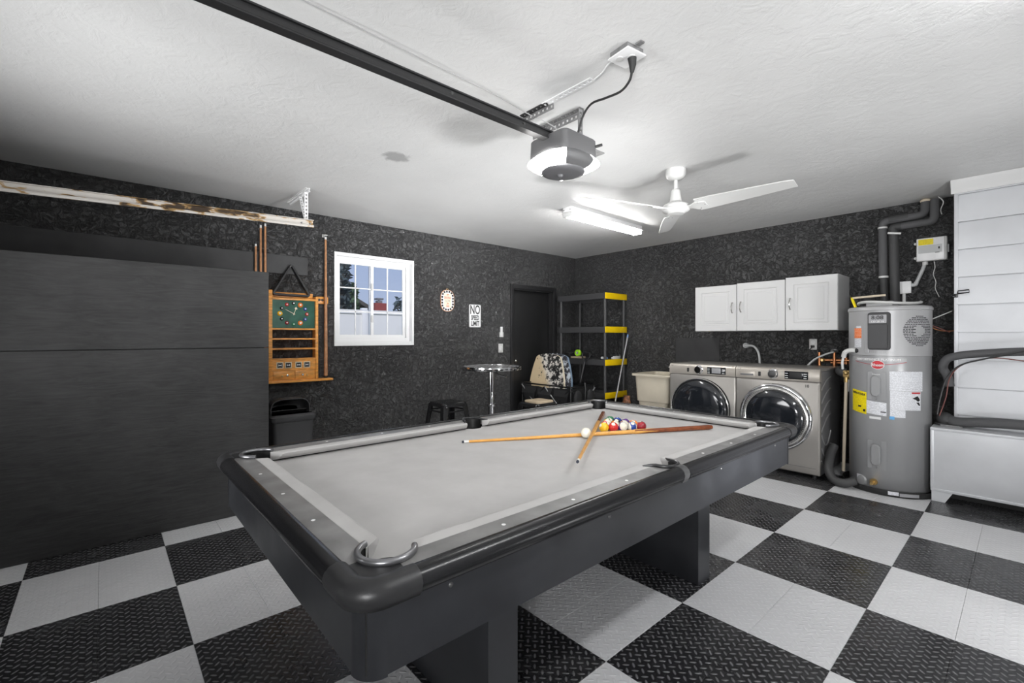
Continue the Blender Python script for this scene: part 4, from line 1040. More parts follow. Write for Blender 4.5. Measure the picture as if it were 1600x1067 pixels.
# the dark control panel with its display
cpn = part('control_panel', rpatch(-93.5, 1.345, .073, .155, .02, HR, .022), 'plastic_black', wh)
part('panel_cover', rpatch(-95, 1.30, .060, .100, .01, HR + .022, .004, bev=.002), 'plastic_charcoal', cpn)
part('display', rpatch(-95, 1.445, .056, .035, .005, HR + .022, .003, bev=.001), 'display_grey', cpn)
part('display_digits', text_mb('8:08', .045, wrap(-95, 1.455, HR + .0265), sx=1.1), 'ink', cpn)
part('display_digits', text_mb('120 20 18', .020, wrap(-95, 1.423, HR + .0265), sx=1.1), 'white_gloss', cpn)
part('panel_wing', rpatch(-112, 1.325, .016, .165, .012, HR, .006, bev=.003), 'heater_shroud', wh)
# round vent of slots
vt = MB(); random.seed(3)
rows = 19
for i in range(rows):
    z_ = 1.345 - .118 + i * .236 / (rows - 1); h_ = math.sqrt(max(0, .122 ** 2 - (z_ - 1.345) ** 2)); x = -h_
    while x < h_ - .004:
        ln = .034 if (int((x + h_) / .04) + i) % 2 else .012
        x1 = min(x + ln, h_)
        if not ((x + x1) ** 2 / 4 + (z_ - 1.345) ** 2 < .046 ** 2):
            vt.loft([[cylp(-37.5 + math.degrees(xx / HR), z_ + s_, HR + e_) for s_, e_ in ((-.0032, -.001), (-.0032, .0012), (.0032, .0012), (.0032, -.001))] for xx in (x, (x + x1) / 2, x1)])
        x = x1 + .006
part('vent_slots', vt, 'ink', wh, kind='stuff')
part('warning_label', patch(-136, -121, 1.285, 1.372), 'paper_orange', wh, label='orange warning label')
part('warning_label_tab', patch(-132, -122, 1.372, 1.392), 'paper_print', wh)
part('data_sticker', patch(-135.5, -121.5, 1.208, 1.284), 'paper_print', wh)
part('model_name', text_mb('HYBRID ELECTRIC', .022, wrap(-92, 1.168, HR + .0004), sx=1.1), 'heater_grey', wh)
# name plate
npl = part('name_plate', patch(-134, -57, 1.094, 1.122, HR - .004, .003, 24), 'heater_shroud', wh)
part('name_lettering', text_mb('PERFORMANCE PLATINUM', .027, wrap(-98, 1.108, HR - .0005), sx=.98), 'white_gloss', npl)
part('name_underline', MB().tube([cylp(-134 + 3.2 * k, 1.090 - .024 * math.sin(PI * k / 24), HR - .003) for k in range(25)], .0018, 6), 'red_label', npl)
lg = part('brand_logo', MB().loft([[cylp(-96 + math.degrees(.044 * math.cos(2 * PI * k / 24) / HR), 1.065 + .034 * math.sin(2 * PI * k / 24), rr) for k in range(24)] for rr in (HR - .005, HR + .0)]), 'red_label', wh)
part('brand_logo_ring', MB().tube([cylp(-96 + math.degrees(.045 * math.cos(2 * PI * k / 30) / HR), 1.065 + .035 * math.sin(2 * PI * k / 30), HR - .001) for k in range(31)], .0022, 6, cap=False), 'white_gloss', lg)
part('brand_lettering', text_mb('Rheem', .034, wrap(-96, 1.063, HR + .0008), sx=.88, bold=.0004), 'white_gloss', lg)
# element access covers
for zc in (.888, .315):
    pc = -97.5
    ac = part('access_cover', rpatch(pc, zc, .066, .118, .006, HR - .004, .005, bev=.002), 'heater_grey', wh)
    part('cover_boss', rpatch(pc - 1, zc, .032, .088, .03, HR + .001, .016, bev=.008), 'heater_grey', ac)
    part('cover_screw', MB().sphere(cylp(pc, zc - .108, HR + .002), .005, 10, 6), 'galvanised', ac)
part('cover_sticker', text_mb('Rheem', .020, wrap(-98, .985, HR + .0015)), 'white_gloss', wh)
part('paper_label', patch(-80, -32, .858, 1.016, HR - .004, .002), 'paper_print', wh)
part('paper_label', patch(-79.5, -35.5, .703, .856, HR - .004, .0024), 'paper_print', wh)
part('label_heading', patch(-50, -36.5, .838, .850, HR - .001, .0004), 'red_label', wh)
part('label_pictogram', MB().loft([[cylp(p_, z_, rr) for p_, z_ in ((-49, .80), (-45, .81), (-41, .82), (-38, .80), (-37, .785), (-40, .775), (-44, .79))] for rr in (HR - .002, HR - .0008)]), 'ink', wh)
part('label_pictogram', MB().loft([[cylp(p_, z_, rr) for p_, z_ in ((-43, .765), (-39, .77), (-36.6, .745), (-38, .74), (-41, .755))] for rr in (HR - .002, HR - .0008)]), 'ink', wh)
part('paper_label', patch(-79.5, -59, .642, .702, HR - .004, .0022), 'paper_print', wh)
part('blue_sticker', patch(-80, -73.5, .622, .648, HR - .004, .0026), 'blue_label', wh)
yl = part('energy_label', patch(-142, -113, .652, .838, HR - .004, .0022, skew=-.018), 'paper_yellow', wh, label='yellow energy label')
part('energy_lettering', text_mb('ENERGYGUIDE', .024, lambda x, y, d: cylp(-127.5 + math.degrees(x / HR), .812 + y - .12 * x, HR - .0012 + d), sx=.78, bold=.0006), 'ink', yl)
part('energy_mark', patch(-128, -122, .698, .712, HR - .0016, .0006), 'ink', yl)
part('energy_mark', patch(-118.5, -114.5, .664, .684, HR - .0016, .0006), 'ink', yl)
part('paper_label', patch(-112.5, -84, .650, .758, HR - .004, .0022, skew=-.012), 'paper_print', wh)
part('label_mark', patch(-92, -84.5, .672, .680, HR - .0016, .0008), 'ink', wh)
part('paper_label', patch(-108, -91.5, .612, .632, HR - .004, .002), 'white_paint', wh)
part('paper_label', patch(-131, -120, .085, .118, HR - .004, .002), 'paper_print', wh)
part('drain_valve', MB().cyl(cylp(-101, .088, HR - .006), cylp(-101, .088, HR + .012), .026, n=18).cyl(cylp(-101, .088, HR + .01), cylp(-101, .078, HR + .055), .012, .010, 12), 'brass', wh)
part('pan_flange', MB().lathe([(.045, 0), (.038, .012), (.02, .016)], cylp(-121, .075, HR - .006), 20, mtx=Matrix.Rotation(R(-121), 4, 'Z') @ ZAX_POSX, cap1=True), 'heater_grey', wh)
part('pan_label', patch(-82, -70, .018, .046, HR + .043, .003), 'paper_print', wh)
part('pan_label', patch(-69, -46, .014, .040, HR + .043, .003), 'display_grey', wh)
dh = solo('drain_hose', MB().tube([(-.062, 3.50, .30), (-.072, 3.42, .22), (-.060, 3.33, .12), (-.012, 3.27, .052), (.07, 3.245, .042), (.140, 3.285, .068)], .036, 14, smooth=6), 'foam_dark', 'thick black foam hose curling into the base of the water heater', 'hose')
vv = thing('relief_pipe', 'cream relief pipe running down beside the water heater from a brass valve', 'pipe', (.012, 3.60, .1))
part('pipe', MB().cyl((.010, 3.60, .885), (-.012, 3.60, .06), .0135, n=16), 'pipe_cream', vv)
part('valve', MB().box(-.012, .040, 3.575, 3.625, .925, .990, bev=.01).cyl((.012, 3.60, .88), (.012, 3.60, .93), .020, n=14).sphere((.014, 3.575, .965), .020), 'brass', vv)
part('valve_tag', MB().box(.030, .046, 3.565, 3.568, .80, .91), 'galvanised', vv)
hz_ = solo('insulated_pipe', MB().tube([(-.075, 4.10, .985), (-.072, 3.95, .985), (-.066, 3.72, .975), (-.02, 3.63, .965), (.01, 3.62, .962)], .040, 14, smooth=5), 'foam_dark', 'dark foam insulated pipe joining the brass valve behind the washer', 'pipe')
wpz = thing('white_drain_elbow', 'white plastic drain elbow and tube on the side of the water heater', 'pipe', (.07, 3.42, 1.10))
part('elbow', MB().tube([(.135, 3.375, 1.178), (.085, 3.385, 1.180), (.045, 3.40, 1.160), (.030, 3.42, 1.120)], .019, 12, smooth=5), 'white_plastic', wpz)
part('tube', MB().tube([(.030, 3.42, 1.125), (.018, 3.43, 1.07), (.016, 3.45, 1.01)], .010, 8, smooth=4), 'white_plastic', wpz)
part('coupling', MB().cyl((.130, 3.375, 1.178), (.155, 3.37, 1.178), .022, n=14), 'plastic_black', wpz)
gp = thing('gold_pipe', 'thin yellow and bronze pipe bent over the top of the water heater', 'pipe', (.06, 3.60, 1.556))
part('pipe', MB().tube([(.056, 3.60, 1.648), (.09, 3.605, 1.652), (.29, 3.63, 1.664)], .010, 10), 'pipe_cream', gp)
part('riser', MB().tube([(.090, 3.56, 1.557), (.072, 3.58, 1.60), (.056, 3.60, 1.640), (.056, 3.60, 1.655)], .011, 10, smooth=3), 'yellow_label', gp)

# insulated line set above the heater ----------------------------------
yp = YB - .105
def bend(pts, r, rc=.05, n=12):
    out = [Vector(pts[0])]
    for a, b, c in zip(pts, pts[1:], pts[2:]):
        a, b, c = Vector(a), Vector(b), Vector(c); u = (a - b).normalized(); v = (c - b).normalized()
        for k in range(7):
            t = k / 6; p0, p2 = b + u * rc, b + v * rc
            out.append(p0 * (1 - t) ** 2 + b * 2 * t * (1 - t) + p2 * t * t)
    out.append(Vector(pts[-1])); return MB().tube(out, r, n)
p1 = thing('insulated_riser', 'grey foam pipe rising from the heater, nearer the cabinets, bent towards the ceiling', 'pipe', (.195, yp, 1.56), 'insulated pipes above the water heater')
part('sleeve', bend([(.195, yp, 1.86), (.190, yp, 2.405), (.495, yp, 2.415), (.500, yp, 2.535)], .034), 'foam_black', p1)
part('lower_sleeve', MB().cyl((.205, yp, 1.60), (.198, yp, 1.87), .030, n=14), 'foam_dark', p1)
part('band', MB().cyl((.191, yp, 2.335), (.191, yp, 2.350), .038, n=18), 'white_plastic', p1)
part('band', MB().cyl((.198, yp, 1.862), (.198, yp, 1.880), .038, n=18), 'white_plastic', p1)
part('wrap_tape', MB().tube([(.240, yp, 2.412), (.38, yp, 2.418)], .037, 14), 'foam_dark', p1)
part('end_foam', MB().sphere((.500, yp, 2.537), .040, 12, 8, (1, 1, .5)), 'pipe_cream', p1)
part('valve', MB().cyl((.19, yp - .05, 1.62), (.23, yp - .05, 1.60), .014).sphere((.215, yp - .04, 1.61), .02), 'galvanised', p1)
p2 = thing('insulated_riser', 'grey foam pipe rising from the heater, nearer the silver closet, bent towards the ceiling', 'pipe', (.275, yp, 1.56), 'insulated pipes above the water heater')
part('sleeve', bend([(.325, yp - .005, 2.335), (.560, yp - .005, 2.340), (.562, yp - .005, 2.535)], .033), 'foam_black', p2)
part('vertical_sleeve', MB().tube([(.285, yp, 1.60), (.272, yp, 2.30)], .038, 14), 'foam_dark', p2)
part('elbow_sleeve', MB().tube([(.271, yp, 2.29), (.275, yp, 2.335), (.335, yp - .004, 2.337)], .036, 12, smooth=4), 'foam_dark', p2)
part('band', MB().box(.235, .335, yp - .05, yp - .042, 2.262, 2.280, bev=.002, mtx=Matrix.Translation((.285, 0, 2.27)) @ Matrix.Rotation(R(12), 4, 'Y') @ Matrix.Translation((-.285, 0, -2.27))), 'white_plastic', p2)
# controller box and junction box ----------------------------------------
cb = thing('control_box', 'white wall control box with yellow warning label beside the silver closet', 'control box', (.535, YB, 1.99))
part('case', MB().box(.430, .640, YB - .062, YB - .001, 1.992, 2.205, bev=.008), 'white_plastic', cb)
part('lid', MB().box(.434, .622, YB - .068, YB - .0625, 1.998, 2.200, bev=.002), 'white_gloss', cb)
part('warning_label', MB().box(.446, .548, YB - .0695, YB - .0675, 2.140, 2.192), 'paper_yellow', cb)
part('label_strip', MB().box(.446, .606, YB - .0695, YB - .0675, 2.065, 2.136), 'grey_plastic', cb)
part('switch', MB().box(.582, .592, YB - .073, YB - .067, 2.094, 2.114, bev=.001), 'ink', cb)
part('maker_mark', MB().box(.560, .590, YB - .0695, YB - .0678, 2.060, 2.067), 'ink_grey', cb)
for z_ in (2.03, 2.165): part('mount_lug', MB().cyl((.420, YB - .02, z_), (.420, YB - .001, z_), .012, n=12), 'white_plastic', cb)
part('latch', MB().box(.640, .650, YB - .05, YB - .02, 2.06, 2.13, bev=.003), 'grey_plastic', cb)
cd_ = thing('conduit', 'grey flexible conduit linking the control box to the junction box', 'conduit', (.44, YB - .03, 1.80))
part('conduit_tube', MB().tube([(.488, YB - .03, 1.985), (.475, YB - .03, 1.93), (.440, YB - .03, 1.835), (.425, YB - .03, 1.80)], .015, 12, smooth=4), 'grey_plastic', cd_)
part('fitting', MB().cyl((.490, YB - .03, 1.96), (.488, YB - .03, 1.991), .021, n=14), 'white_plastic', cd_)
part('fitting', MB().tube([(.428, YB - .03, 1.808), (.420, YB - .03, 1.785), (.392, YB - .03, 1.783)], .018, 12, smooth=3), 'grey_plastic', cd_)
jb = thing('junction_box', 'square white junction box on the wall just above the water heater', 'junction box', (.335, YB, 1.68))
part('case', MB().box(.282, .392, YB - .05, YB - .001, 1.708, 1.818, bev=.005), 'white_plastic', jb)
part('cover', MB().box(.280, .394, YB - .058, YB - .0505, 1.706, 1.820, bev=.004), 'white_gloss', jb)
part('nipple', MB().cyl((.338, YB - .03, 1.62), (.338, YB - .03, 1.710), .014, n=12), 'white_plastic', jb)
sw_ = solo('dangling_wire', MB().tube([(.55, YB - .03, 1.99), (.556, YB - .03, 1.93), (.545, YB - .035, 1.87), (.562, YB - .03, 1.80), (.558, YB - .03, 1.74), (.585, YB - .03, 1.66)], .003, 6, smooth=5), 'white_plastic', 'thin white wire dangling below the control box', 'wire')
solo('ceiling_wire', MB().tube([(.59, 4.05, 2.545), (.62, 4.08, 2.50), (.60, 4.11, 2.44), (.605, 4.13, 2.40)], .004, 6, smooth=5), 'white_plastic', 'loose white wire beside the foam pipes at the ceiling', 'wire')
rw = thing('loose_wires', 'loose copper and white wires sticking out behind the water heater', 'wires', (.60, 3.70, 1.35))
part('wire', MB().tube([(.58, 3.66, 1.44), (.64, 3.70, 1.475), (.70, 3.75, 1.51)], .004, 6, smooth=4), 'white_plastic', rw)
part('wire', MB().tube([(.57, 3.66, 1.39), (.62, 3.70, 1.355), (.68, 3.74, 1.345), (.72, 3.76, 1.35)], .004, 6, smooth=4), 'copper', rw)
part('wire', MB().tube([(.57, 3.66, 1.40), (.62, 3.70, 1.375), (.69, 3.74, 1.335)], .004, 6, smooth=4), 'wire_red', rw)

# ------------------------------------------------------------------ air handler box and its lines
ab = thing('air_handler_box', 'low silver sheet-metal air handler box standing before the silver closet', 'air handler', (1.4, 3.52, 0))
part('case', MB().box(.612, 2.35, 3.402, 3.636, .085, .575, bev=.004), 'sheet_grey', ab)
part('top_flange', MB().box(.605, 2.352, 3.394, 3.638, .562, .582, bev=.003), 'sheet_grey', ab)
part('bottom_flange', MB().box(.607, 2.352, 3.396, 3.636, .083, .103, bev=.003), 'sheet_grey', ab)
part('side_flange', MB().box(.606, .626, 3.396, 3.404, .103, .562, bev=.002), 'sheet_grey', ab)
part('foot', MB().prism([(.612, .001), (.690, .001), (.735, .085), (.612, .085)], 'y', 3.405, 3.46), 'sheet_grey', ab)
part('foot', MB().prism([(2.27, .001), (2.348, .001), (2.348, .085), (2.22, .085)], 'y', 3.405, 3.46), 'sheet_grey', ab)
part('back_foot', MB().box(.65, 2.30, 3.59, 3.63, .001, .086), 'rubber_black', ab)
solo('refrigerant_line', MB().tube([(.705, 3.56, .90), (.690, 3.56, .985), (.665, 3.55, 1.05), (.690, 3.53, 1.118), (.76, 3.52, 1.150), (.90, 3.51, 1.172), (1.12, 3.50, 1.190), (1.6, 3.50, 1.20), (2.56, 3.50, 1.21)], .030, 14, smooth=6), 'foam_black', 'dark foam line arching in front of the silver closet at chest height', 'pipe')
ll = thing('suction_line', 'dark foam pipe lying along the top of the silver air handler box', 'pipe', (1.0, 3.52, .585))
part('sleeve', MB().tube([(.700, 3.585, .632), (.760, 3.56, .622), (.90, 3.53, .640), (1.12, 3.50, .655), (1.7, 3.49, .66), (2.56, 3.49, .66)], .037, 14, smooth=6), 'foam_black', ll)
part('fitting', MB().sphere((.672, 3.59, .635), .052, 14, 10).cyl((.66, 3.60, .60), (.66, 3.60, .585), .05), 'foam_dark', ll)
part('drip_tray', MB().box(.65, .78, 3.54, 3.62, .5825, .592), 'galvanised', ll)
solo('control_cable', MB().tube([(.640, 3.46, .68), (.655, 3.46, .80), (.695, 3.45, .97), (.77, 3.44, 1.075), (.90, 3.44, 1.130), (1.02, 3.45, 1.165), (1.14, 3.45, 1.20), (1.5, 3.45, 1.25), (2.56, 3.45, 1.30)], .006, 8, smooth=6), 'plastic_black', 'thin black cable arching over the air handler box', 'cable')
solo('thermostat_wire', MB().tube([(.652, 3.47, .67), (.690, 3.47, .82), (.715, 3.46, .98), (.79, 3.45, 1.085), (.95, 3.45, 1.140), (1.14, 3.45, 1.120), (1.5, 3.45, 1.10), (2.56, 3.45, 1.08)], .004, 8, smooth=6), 'wire_red', 'thin dark red wire beside the black cable over the air handler box', 'wire')

# ------------------------------------------------------------------ ceiling: opener, rail, fan, tube lamp
OX, OY = -.443, .236
op = thing('garage_door_opener', 'dark grey garage door opener with two glowing lamp lenses hanging over the pool table', 'door opener', (OX, OY, 2.12))
def orr(hx, hy, r, z): return [(OX + x, OY + y, z) for x, y in rrect(0, 0, hx, hy, r, 6)]
part('housing', MB().loft([orr(.118, .118, .03, 2.288), orr(.125, .125, .035, 2.280), orr(.128, .128, .036, 2.190), orr(.118, .118, .04, 2.186)]), 'opener_grey', op, sharp=40)
# side cheeks run down to the disc between the two lenses
def bowl(a0, a1, n=18):
    rings = []
    for f, z_ in ((1.0, 2.198), (1.08, 2.186), (1.13, 2.172), (1.10, 2.158), (.98, 2.143), (.80, 2.132)):
        ring_ = []
        for k in range(n + 1):
            a = R(a0 + (a1 - a0) * k / n); c0, s0 = math.cos(a), math.sin(a)
            rr_ = .128 / max(abs(c0), abs(s0)) * .55 + .128 * .45 * 1.12
            ring_.append((OX + c0 * rr_ * f, OY + s0 * rr_ * f, z_))
        rings.append(ring_)
    return rings
def shell(rings):
    m = MB(); m.loft(rings, closed=False, cap0=False, cap1=False); inner = [[(OX + (p[0] - OX) * .9, OY + (p[1] - OY) * .9, p[2] + .004) for p in r_] for r_ in rings]
    m.loft(inner, closed=False, cap0=False, cap1=False); return m
part('lamp_lens', shell(bowl(196, 318)), 'lamp_lens', op, sharp=80)
part('lamp_lens', shell(bowl(22, 160)), 'lamp_lens', op, sharp=80)
part('cheek', shell(bowl(-43, 23, 10)), 'opener_grey', op, sharp=60)
part('cheek', shell(bowl(159, 197, 10)), 'opener_grey', op, sharp=60)
part('bottom_disc', MB().lathe([(.112, 2.136), (.108, 2.126), (.08, 2.119), (.001, 2.117)], (OX, OY, 0), 36).lathe([(.112, 2.136), (.001, 2.14)], (OX, OY, 0), 36), 'opener_disc', op, sharp=60)
part('pull_knob', MB().lathe([(.001, 2.104), (.012, 2.108), (.018, 2.120)], (OX - .01, OY - .01, 0), 14), 'opener_disc', op)
part('antenna', MB().tube([(OX + .12, OY + .10, 2.25), (OX + .145, OY + .13, 2.262)], .007, 8), 'rubber_black', op)
rl = thing('opener_rail', 'long black drive rail running back from the garage door opener', 'rail', (OX, -1.4, 2.26))
part('beam', MB().prism([(OX - .020, 2.262), (OX + .020, 2.262), (OX + .020, 2.268), (OX + .006, 2.268), (OX + .006, 2.302), (OX + .016, 2.302), (OX + .016, 2.308), (OX - .016, 2.308), (OX - .016, 2.302), (OX - .006, 2.302), (OX - .006, 2.268), (OX - .020, 2.268)], 'y', YF + .02, OY - .02), 'track_dark', rl)
part('belt', MB().prism([(OX + .008, 2.270), (OX + .018, 2.270), (OX + .018, 2.280), (OX + .008, 2.280)], 'y', YF + .05, OY - .13), 'rubber_black', rl)
for y in (-.45, -.05): part('rail_bolt', MB().cyl((OX + .020, y, 2.285), (OX + .006, y, 2.285), .006, n=8), 'screw_metal', rl)
def perforated(p, q, w, nrm_w, name, mat, parent, step=.032, t=.0025):
    """punched angle: a flange drawn as two edge strips and rungs, so that the holes are open"""
    p, q, n_ = Vector(p), Vector(q), Vector(nrm_w).normalized(); d = (q - p); L_ = d.length; d.normalize(); th = d.cross(n_) * t
    m = MB()
    def bar(a, b, c, e):
        pts = [a, b, c, e]; m.loft([[v - th for v in pts], [v + th for v in pts]])
    bar(p, q, q + n_ * w * .28, p + n_ * w * .28); bar(p + n_ * w * .72, q + n_ * w * .72, q + n_ * w, p + n_ * w)
    s_ = 0.0
    while s_ < L_:
        e = min(s_ + step * .5, L_)
        bar(p + d * s_ + n_ * w * .28, p + d * e + n_ * w * .28, p + d * e + n_ * w * .72, p + d * s_ + n_ * w * .72); s_ += step
    return part(name, m, mat, parent)
hb = thing('opener_bracket', 'punched grey steel angle bracket hanging the opener from the ceiling', 'bracket', (-.6, .47, 2.42))
perforated((-.90, .470, 2.545), (-.50, .470, 2.545), .035, (0, 0, -1), 'angle_flange', 'galvanised', hb)
perforated((-.90, .470, 2.550), (-.50, .470, 2.550), .035, (0, -1, 0), 'angle_flange', 'galvanised', hb)
perforated((-.505, .462, 2.545), (-.505, .462, 2.27), .03, (-1, 0, 0), 'strut_flange', 'galvanised', hb)
perforated((-.505, .462, 2.545), (-.505, .462, 2.27), .03, (0, -1, 0), 'strut_flange', 'galvanised', hb)
part('foot_strap', MB().box(-.54, -.36, .28, .468, 2.262, 2.268), 'galvanised', hb)
ca = thing('ceiling_angle', 'old punched steel angle screwed flat to the ceiling, white at one end and rusty dark', 'bracket', (-.6, .30, 2.53))
perforated((-.62, .300, ZC - .004), (-.29, .300, ZC - .004), .04, (0, -1, 0), 'painted_flange', 'white_paint', ca)
perforated((-.80, .300, ZC - .002), (-.57, .300, ZC - .002), .035, (0, 0, -1), 'bare_flange', 'galvanised', ca)
perforated((-.80, .300, ZC - .004), (-.60, .300, ZC - .004), .035, (0, -1, 0), 'bare_flange', 'track_dark', ca)
perforated((-.95, .300, ZC - .004), (-.80, .300, ZC - .004), .03, (0, -1, 0), 'painted_flange', 'white_paint', ca)
co_ = thing('ceiling_outlet', 'white outlet plate on the ceiling with the opener plugged in', 'outlet', (-.055, .222, 2.53))
mo = Matrix.Translation((-.055, .222, 0)) @ Matrix.Rotation(R(-8), 4, 'Z')
part('box', MB().box(-.050, .050, -.050, .050, 2.535, ZC - .001, mtx=mo), 'galvanised', co_)
part('plate', MB().box(-.060, .060, -.058, .058, 2.528, 2.535, bev=.003, mtx=mo), 'white_gloss', co_)
for dx in (-.024, .024):
    s_ = part('socket', MB().cyl((-.055 + dx * .9, .215 + dx * .6, 2.524), (-.055 + dx * .9, .215 + dx * .6, 2.53), .017, n=16), 'white_plastic', co_)
part('bracket_tab', MB().box(.06, .09, -.012, .012, 2.552, 2.558, mtx=mo).box(-.09, -.06, -.012, .012, 2.552, 2.558, mtx=mo), 'galvanised', co_)
pc_ = thing('power_cord', 'black power cord looping from the ceiling outlet to the opener', 'cord', (-.2, .25, 2.3))
part('plug', MB().tube([(-.033, .231, 2.523), (-.034, .236, 2.495), (-.040, .240, 2.465)], .015, 10, radii=[.020, .016, .008]), 'rubber_black', pc_)
part('cable', MB().tube([(-.040, .240, 2.470), (-.060, .25, 2.440), (-.12, .27, 2.425), (-.22, .29, 2.440), (-.31, .30, 2.452), (-.365, .305, 2.42), (-.40, .31, 2.36), (-.42, .315, 2.31), (-.385, .32, 2.275), (-.36, .325, 2.258)], .0055, 8, smooth=6), 'rubber_black', pc_)
solo('ceiling_cable', MB().tube([(-.115, .222, 2.553), (-.17, .235, 2.553), (-.215, .262, 2.552), (-.285, .285, 2.553)], .004, 6, smooth=5), 'white_paint', 'thin white cable stapled from the ceiling outlet to the old steel angle', 'cable')
solo('sensor_wire', MB().tube([(-.62, YF + .1, 2.553), (-.66, -1.2, 2.552), (-.68, -.5, 2.545), (-.71, .0, 2.550), (-.74, .27, 2.548), (-.62, .36, 2.46), (-.50, .33, 2.32), (-.46, .30, 2.262)], .0025, 6, smooth=6), 'wire_grey', 'thin grey sensor wire running along the ceiling beside the black rail', 'wire')

# fan
FX, FY = -.645, 1.724
fn = thing('ceiling_fan', 'white three-blade ceiling fan on a short rod', 'ceiling fan', (FX, FY, 2.2))
part('canopy', MB().lathe([(.072, ZC - .001), (.074, 2.53), (.068, 2.505), (.050, 2.487), (.02, 2.480), (.012, 2.478)], (FX, FY, 0), 32), 'white_plastic', fn, sharp=50)
part('rod', MB().cyl((FX, FY, 2.40), (FX, FY, 2.485), .014, n=16), 'white_plastic', fn)
part('yoke_cover', MB().lathe([(.014, 2.412), (.030, 2.405), (.036, 2.390), (.044, 2.325), (.050, 2.312), (.04, 2.308)], (FX, FY, 0), 28), 'white_plastic', fn, sharp=50)
part('motor', MB().lathe([(.02, 2.310), (.060, 2.306), (.090, 2.292), (.098, 2.278), (.094, 2.262), (.102, 2.258), (.094, 2.244), (.066, 2.232), (.060, 2.224), (.001, 2.220)], (FX, FY, 0), 40), 'white_plastic', fn, sharp=40)
part('shadow_gap', MB().lathe([(.052, 2.3075), (.040, 2.3125)], (FX, FY, 0), 28), 'plastic_black', fn)
for ang in (2.0, 126.0, 249.0):
    M = Matrix.Translation((FX, FY, 2.262)) @ Matrix.Rotation(R(ang), 4, 'Z')
    def bl(x, w0, w1, tilt, dz):
        c0, s0 = math.cos(R(tilt)), math.sin(R(tilt)); t_ = .0035
        o = []
        for yy, zz2 in ((w0, t_), (w1, t_), (w1, -t_), (w0, -t_)):
            o.append(M @ Vector((x, yy * c0 - zz2 * s0, dz + yy * s0 + zz2 * c0)))
        return o
    b_ = part('blade', MB().loft([bl(.165, -.070, .070, -20, .0), bl(.28, -.072, .072, -18, .002), bl(.50, -.064, .064, -15, .004), bl(.74, -.052, .052, -12, .006), bl(.795, -.040, .048, -12, .006)]), 'white_plastic', fn, sharp=50)
    part('blade_arm', MB().loft([bl(.07, -.020, .020, 0, -.004), bl(.12, -.024, .024, -10, -.006), bl(.16, -.045, .045, -19, -.008), bl(.23, -.030, .030, -19, -.006)]), 'white_plastic', fn)
    for sx_, sy_ in ((.180, -.035), (.180, .035), (.222, 0)):
        v = M @ Vector((sx_, sy_ * math.cos(R(22)), -sy_ * math.sin(R(20)) - .006))
        part('blade_screw', MB().sphere(v, .0065, 8, 6), 'galvanised', b_)

# fluorescent batten
def batten(name, label, x, y0, y1, lampmat):
    t = thing(name, label, 'ceiling light', (x, (y0 + y1) / 2, 2.45))
    part('spine', MB().box(x - .055, x + .055, y0, y1, ZC - .050, ZC - .001, bev=.003), 'white_gloss', t)
    part('reflector', MB().prism([(x - .078, ZC - .056), (x - .034, ZC - .062), (x + .034, ZC - .062), (x + .078, ZC - .056), (x + .074, ZC - .051), (x - .074, ZC - .051)], 'y', y0 + .01, y1 - .01), 'white_gloss', t)
    for dx in (-.040, .040):
        part('fluorescent_tube', MB().cyl((x + dx, y0 + .02, ZC - .078), (x + dx, y1 - .02, ZC - .078), .0135, n=16), lampmat, t)
    for y in (y0, y1 - .02):
        part('end_socket', MB().box(x - .058, x + .058, y, y + .018, ZC - .098, ZC - .052, bev=.003), 'white_plastic', t)
        for dx in (-.04, .04): part('socket_screw', MB().cyl((x + dx, y - .003, ZC - .03), (x + dx, y + .001, ZC - .03), .006, n=8), 'galvanised', t)
    return t
batten('fluorescent_light', 'white twin-tube fluorescent batten glowing on the ceiling beyond the fan', -1.855, 1.86, 3.08, 'lamp_tube')
batten('shop_light', 'white twin-tube fluorescent batten on the ceiling on the closet side of the room', 1.36, -.25, .97, 'lamp_shop')

# garage door track
gt = thing('door_track', 'rusty white garage door track hanging along the black wall near the ceiling', 'track', (-2.95, -1.5, 2.2))
def trk(y): return 2.196 + (y + 1.964) * (2.262 - 2.196) / 1.80
def tsec(y):
    z_ = trk(y); x = -2.95; o = []
    for dx, dz in ((0, -.030), (.022, -.032), (.026, -.022), (.022, -.012), (.018, -.012), (.018, -.026), (.004, -.026), (.004, .026), (.030, .026), (.030, .030), (0, .030)):
        o.append((x + dx, y, z_ + dz))
    return o
part('channel', MB().loft([tsec(YF + .05), tsec(-.9), tsec(-.165)]), 'rusty_white_track', gt)
tkb = thing('track_hanger', 'white punched angle hanger fixing the garage track end to the ceiling', 'bracket', (-3.2, -.19, 2.4))
perforated((-3.50, -.195, ZC - .003), (-2.93, -.195, ZC - .003), .035, (0, -1, 0), 'ceiling_flange', 'white_paint', tkb)
perforated((-3.50, -.195, ZC - .003), (-2.93, -.195, ZC - .003), .030, (0, 0, -1), 'ceiling_flange', 'white_paint', tkb)
perforated((-2.962, -.200, ZC - .03), (-2.962, -.200, 2.27), .030, (0, -1, 0), 'strut', 'white_paint', tkb)
perforated((-3.13, -.200, ZC - .03), (-2.975, -.200, 2.28), .026, (0, -1, 0), 'brace', 'white_paint', tkb)
for y in (-.19, -.26): part('track_bolt', MB().cyl((-2.93, y, trk(y)), (-2.955, y, trk(y)), .006, n=8), 'galvanised', tkb)

